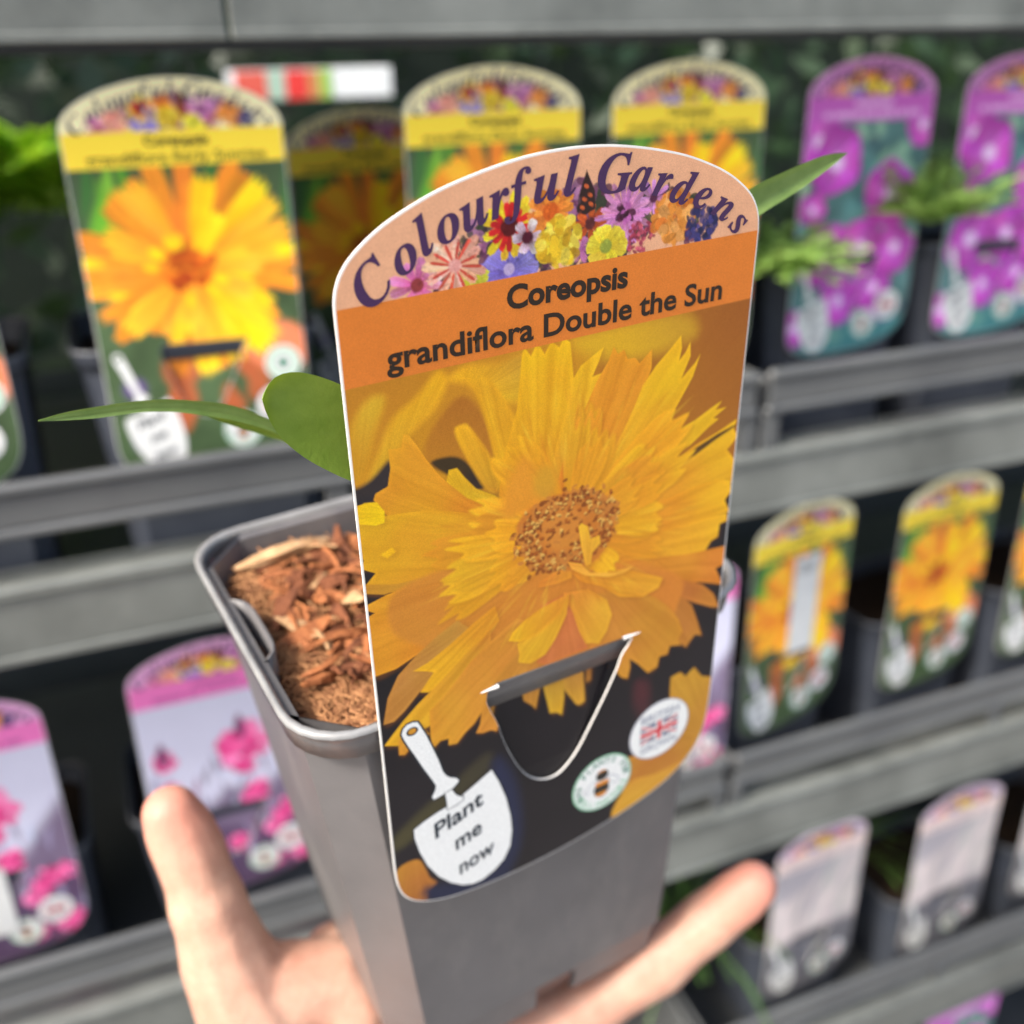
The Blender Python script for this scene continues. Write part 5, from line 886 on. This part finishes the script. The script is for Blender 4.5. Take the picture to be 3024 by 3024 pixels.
# carrying trays that stand on the shelves
def make_tray(x0, x1, base, label, front=YF + .004):
    root = empty('carry_tray', Matrix.Translation(W((x0 + x1) / 2, front, base)), label, 'tray', 'dark plastic carrying trays on the rack shelves')
    cx = (x0 + x1) / 2; h = (x1 - x0) / 2
    def bx(bm, a, b, bev=.0012): add_box(bm, a, b, bev)
    H = .082
    bm = bmesh.new(); bx(bm, (-h, -.002, H - .005), (h, .004, H + .001), .002); bx(bm, (-h + .002, .0005, H - .020), (h - .002, .0035, H - .0052), .0008); bx(bm, (-h, -.001, H - .025), (h, .004, H - .0202), .0015)
    link('tray_lip', bm_mesh('tray_lip', bm), M['tray'], root)
    me = None; n = 4
    for k in range(n + 1):
        if me is None: bm = bmesh.new(); bx(bm, (-.006, .001, .009), (.006, .0032, H - .0252)); me = bm_mesh('tray_rib', bm)
        o = link('tray_rib', me, M['tray'], root); o.location = (-h + .005 + (2 * h - .010) * k / n, 0, 0)
    bm = bmesh.new(); bx(bm, (-h, .0, .001), (h, .004, .0088)); bx(bm, (-h, .0042, .001), (h, .40, .003)); bx(bm, (-h, .0042, .0032), (-h + .003, .40, H - .004)); bx(bm, (h - .003, .0042, .0032), (h, .40, H - .004)); link('tray_base', bm_mesh('tray_base', bm), M['tray'], root)
    return root
names = ['upper', 'middle', 'lower']
for i in (1, 2, 3):
    zb = LV[i]['bot'] + .001
    make_tray(-.62, .330, zb, 'dark grey plastic tray on the %s shelf, left of the held pot' % names[i - 1] if i < 3 else 'dark grey plastic tray on the lowest shelf at bottom left')
    make_tray(.335, 1.25, zb, 'dark grey plastic tray on the %s shelf, right of the held pot' % names[i - 1] if i < 3 else 'dark grey plastic tray on the lowest shelf at bottom right')

# ------------------------------------------------------------------ labelled pots on the shelves
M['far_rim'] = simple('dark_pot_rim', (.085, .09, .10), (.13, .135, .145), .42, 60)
FAR_SOIL = None
soil_v, soil_f = loft([pring(101, 55, 42.6, 12)], close_first=True); SOIL = mesh_from('soil', soil_v, soil_f); SOIL.materials.append(M['soil'])
def local_m(xl, Y, ztop, yaw, lean=0.):
    """matrix of a label whose upper left corner (u=0) stands at xl, top of its arch at ztop"""
    m = Matrix.Translation(W(xl, Y, ztop - .0207)) @ Matrix.Rotation(math.radians(yaw), 4, 'Z') @ Matrix.Rotation(math.radians(-lean), 4, 'X')
    b = Matrix(((1, 0, 0, 0), (0, 0, -1, 0), (0, 1, 0, 0), (0, 0, 0, 1)))     # label x stays, label y -> up, label z -> towards the aisle
    return m @ b
SPOTS = [
    (-0.133, 0.475, -0.008, 0, 0, 'yellow', None, 'yellow coreopsis label cut off by the left edge of the photo, upper row', 'dark pot at the left edge of the upper shelf'),
    (-0.005, 0.475, -0.009, 0, 0, 'yellow', None, 'largest yellow coreopsis label, upper left of the held pot', 'dark pot behind the largest yellow label'),
    (0.108, 0.6, -0.03, 4, 0, 'yellow', None, 'shaded yellow label standing in the second row under the sign', 'dark pot in the second row under the sign'),
    (0.1425, 0.485, -0.008, 0, 0, 'yellow', None, 'yellow label standing directly behind the arch of the held label', 'dark pot of the yellow label behind the held label'),
    (0.2515, 0.488, -0.008, 0, 0, 'yellow', None, 'yellow label behind the upper right corner of the held label, next to the purple ones', 'dark pot of the yellow label next to the purple labels'),
    (0.386, 0.51, -0.009, 0, 0, 'purple', None, 'purple flowered label behind the tip of the pointed leaf', 'dark pot of the purple label by the leaf tip'),
    (0.5, 0.51, -0.009, -3, 0, 'purple', None, 'purple flowered label cut off by the right edge of the photo', 'dark pot of the purple label at the right edge'),
    (-0.156, 0.498, -0.291, 0, 0, 'pink', (20, 54, 86, 132), 'pink banded label with a white sticker at the left edge, middle row', 'dark pot of the pink label at the left edge'),
    (-0.0235, 0.498, -0.286, 0, 0, 'pink', None, 'pink banded label behind the raised thumb', 'dark pot of the pink label behind the thumb'),
    (0.246, 0.47, -0.283, 0, 0, 'pink', None, 'pink label almost hidden behind the right edge of the held label', 'dark pot of the pink label hidden by the held pot'),
    (0.356, 0.482, -0.272, 9, 0, 'yellow', (38, 62, 18, 92), 'yellow label with a white price sticker over its flower, right of the held pot', 'dark pot of the yellow label with the white sticker'),
    (0.492, 0.5, -0.281, 3, 0, 'yellow', None, 'yellow and orange label without sticker in the middle row on the right', 'dark pot of the yellow label without sticker'),
    (0.607, 0.5, -0.279, 0, 0, 'yellow', None, 'yellow label barely seen at the right edge, middle row', 'dark pot at the right edge of the middle shelf'),
    (0.411, 0.492, -0.562, 3, 0, 'pale', None, 'pale grey and pink label nearest the fingertip, lower row', 'dark pot of the pale label nearest the fingertip'),
    (0.552, 0.49, -0.569, 2, 0, 'pale', None, 'pale grey and pink label farther right in the lower row', 'dark pot of the right hand pale label'),
    (0.69, 0.5, -0.566, 0, 0, 'pale', None, 'pale label cut off by the right edge, lower row', 'dark pot at the right edge of the lower shelf'),
    (0.62, 0.5, -0.845, 0, 0, 'purple', None, 'purple label peeping in at the bottom right corner', 'dark pot at the bottom right corner'),
]
POT_GROUP = 'dark square pots standing in the trays'; LAB_GROUP = 'arched plant labels on the rack'
for (xl, Y, zt, yaw, lean, kind, sticker, lab, potlab) in SPOTS:
    mw = local_m(xl, Y, zt, yaw, lean)
    if kind:
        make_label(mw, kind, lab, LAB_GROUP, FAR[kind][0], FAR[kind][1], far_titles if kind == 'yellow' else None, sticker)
    pm = mw @ Matrix.Diagonal((.93, 1, .93, 1)) @ Matrix.Translation((.0026, 0, 0))
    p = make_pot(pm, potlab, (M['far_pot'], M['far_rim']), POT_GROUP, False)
    link('soil', SOIL, None, p)

# ------------------------------------------------------------------ small plants on the rack
def fronds(name, base, n, L, spread, leafw, mat, seed, droop=.5, pinn=6, up=.7, lf=None):
    """a tuft of divided leaves: each frond a curved stalk with small side leaflets"""
    rg = random.Random(seed); V = []; Fc = []
    for k in range(n):
        a = rg.uniform(0, 6.283); el = rg.uniform(up - .4, up + .4); ll = L * rg.uniform(.6, 1.1); p = Vector(base) + Vector((rg.uniform(-1, 1), rg.uniform(-1, 1), 0)) * spread
        d = Vector((math.cos(a) * math.cos(el), math.sin(a) * math.cos(el), math.sin(el))); pts = []
        for s in range(7): t = s / 6; pts.append(p + d * ll * t + Vector((0, 0, -droop * ll * t * t)))
        side = d.cross(Vector((0, 0, 1))).normalized()
        def blade(q, dr, l, w):
            a0 = len(V); s2 = dr.cross(Vector((rg.uniform(-.5, .5), rg.uniform(-.5, .5), 1))).normalized() * w
            V.extend([q, q + dr * l * .5 + s2, q + dr * l, q + dr * l * .5 - s2]); Fc.append((a0, a0 + 1, a0 + 2, a0 + 3))
        for s in range(6):
            a0 = len(V); w = side * .0006; V.extend([pts[s] - w, pts[s] + w, pts[s + 1] + w, pts[s + 1] - w]); Fc.append((a0, a0 + 1, a0 + 2, a0 + 3))
            if pinn:
                for q in range(pinn):
                    t = (q + rg.random()) / pinn; pt = pts[s].lerp(pts[s + 1], t); sg = 1 if q % 2 else -1
                    dd = (side * sg + d * .6 + Vector((rg.uniform(-.4, .4), rg.uniform(-.4, .4), rg.uniform(-.2, .5)))).normalized(); blade(pt, dd, (lf or L * (.13 if leafw < .003 else .22)) * rg.uniform(.5, 1), leafw * rg.uniform(.6, 1.2))
    return mesh_from(name, V, Fc)
M['fern'] = leaf_mat('ferny_leaf', (.20, .36, .08), (.36, .54, .16), (.6, .8, .2))
M['lit'] = leaf_mat('bright_leaf', (.22, .42, .02), (.34, .58, .04), (.6, .9, .05))
M['grass'] = leaf_mat('grassy_leaf', (.07, .17, .035), (.16, .33, .06))
M['deepleaf'] = leaf_mat('shaded_leaf', (.014, .03, .014), (.035, .07, .028), (.08, .16, .02))  # leaf colour darkened to carry the deep shade of the gaps
def small_plant(label, mw, me, mat):
    root = empty('potted_plant', mw, label, 'plant', 'small plants growing in pots on the rack'); link('foliage', me, mat, root, 'stuff'); return root
for (x, y, z, n, L, spr, lw_, mt_, seed, dr, pn, up_, lab) in [
    (0.475, 0.5, -0.1, 90, 0.05, 0.016, 0.0014, 'fern', 3, 0.2, 9, 0.7, 'ferny bright green tuft between the two purple labels'),
    (0.365, 0.5, -0.12, 80, 0.045, 0.016, 0.0014, 'fern', 5, 0.3, 9, 0.5, 'ferny green tuft at the lower left of the first purple label'),
    (0.53, 0.56, -0.66, 60, 0.13, 0.02, 0.0008, 'grass', 7, 0.5, 0, 1.1, 'grassy green tuft between the two pale labels'),
    (0.37, 0.56, -0.7, 60, 0.15, 0.02, 0.0008, 'grass', 8, 0.6, 0, 1.0, 'grassy green tuft behind the pointing fingertip'),
    (-0.05, 1.0, -0.12, 40, 0.11, 0.04, 0.012, 'lit', 9, 0.35, 4, 0.9, 'bright green leafy plant behind the rack at the upper left'),
    (0.3, 0.62, -0.1, 26, 0.08, 0.02, 0.004, 'deepleaf', 10, 0.3, 5, 0.8, 'dark leafy plant between the yellow and the purple labels'),
]:
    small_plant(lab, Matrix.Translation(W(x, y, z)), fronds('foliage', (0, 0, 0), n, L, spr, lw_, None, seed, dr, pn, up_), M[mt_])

# ------------------------------------------------------------------ beyond the rack: invented dark backdrop, shop sign, ground
M['ground'] = simple('concrete_paving', (.16, .155, .145), (.26, .25, .235), .85, 3, .3, (60, .4, .01))
gm = mesh_from('ground', [(-60, -60, 0), (60, -60, 0), (60, 60, 0), (-60, 60, 0)], [(0, 1, 2, 3)]); link('ground', gm, M['ground'], None, 'structure')
rg = random.Random(21); V = []; Fc = []
for k in range(26000):
    x = rg.uniform(-2.6, 4.2); z = rg.uniform(.02, 2.7); y = 1.55 + .22 * math.sin(x * 2.3) + .15 * math.sin(z * 3 + x) + rg.uniform(-.12, .3)
    if math.sin(x * 5.1 + z * 2.2) * math.sin(z * 4.3 - x * 1.7) > .62: y += .15
    s = rg.uniform(.018, .042); n_ = Vector((rg.gauss(0, .5), -1 + rg.gauss(0, .4), rg.gauss(.4, .5))).normalized(); a = n_.orthogonal().normalized(); a = (a * math.cos(k) + n_.cross(a) * math.sin(k)); b = n_.cross(a); p = Vector((x, y, z)); i0 = len(V)
    V += [p - a * s, p + b * s * .45 - a * s * .1, p + a * s, p - b * s * .45 - a * s * .1]; Fc.append((i0, i0 + 1, i0 + 2, i0 + 3))
backdrop_hedge = link('backdrop_hedge', mesh_from('backdrop_hedge', V, Fc), M['deepleaf'], None, 'stuff'); props(backdrop_hedge, 'invented leafy backdrop, added to darken the gaps behind the display rack', 'backdrop_hedge')  # invented foliage backdrop, added to make the gaps behind the rack dark
bm = bmesh.new(); add_box(bm, (-4, 2.05, 0), (6, 2.2, 3.4), .01); wl = link('wall', bm_mesh('wall', bm), simple('dark_backing_wall', (.012, .022, .016), (.03, .045, .032), .8, 3), None); props(wl, 'added dark backing wall that keeps the gaps behind the rack dark', 'wall')  # added dark sheet behind the leaves, so no sky brightens the gaps
# sign strip seen under the top rail
sg = empty('shop_sign', Matrix.Translation(W(.272, 1.30, -.037)), 'white shop sign with red and green patches, seen under the top rail', 'sign')
bm = bmesh.new(); add_box(bm, (-.097, 0, -.0165), (.098, .004, .0165), .001); link('sign_board', bm_mesh('b', bm), simple('sign_white', (.86, .88, .86)), sg)
for x0, x1, c in ((-.088, -.052, (.74, .12, .08)), (-.050, -.032, (.42, .60, .46)), (-.030, -.004, (.78, .05, .04)), (-.003, .010, (.60, .26, .08)), (.011, .024, (.36, .60, .10))):
    bm = bmesh.new(); add_box(bm, (x0, -.0012, -.0158), (x1, -.0002, .0158)); link('sign_patch', bm_mesh('b', bm), simple('sign_ink', c), sg)
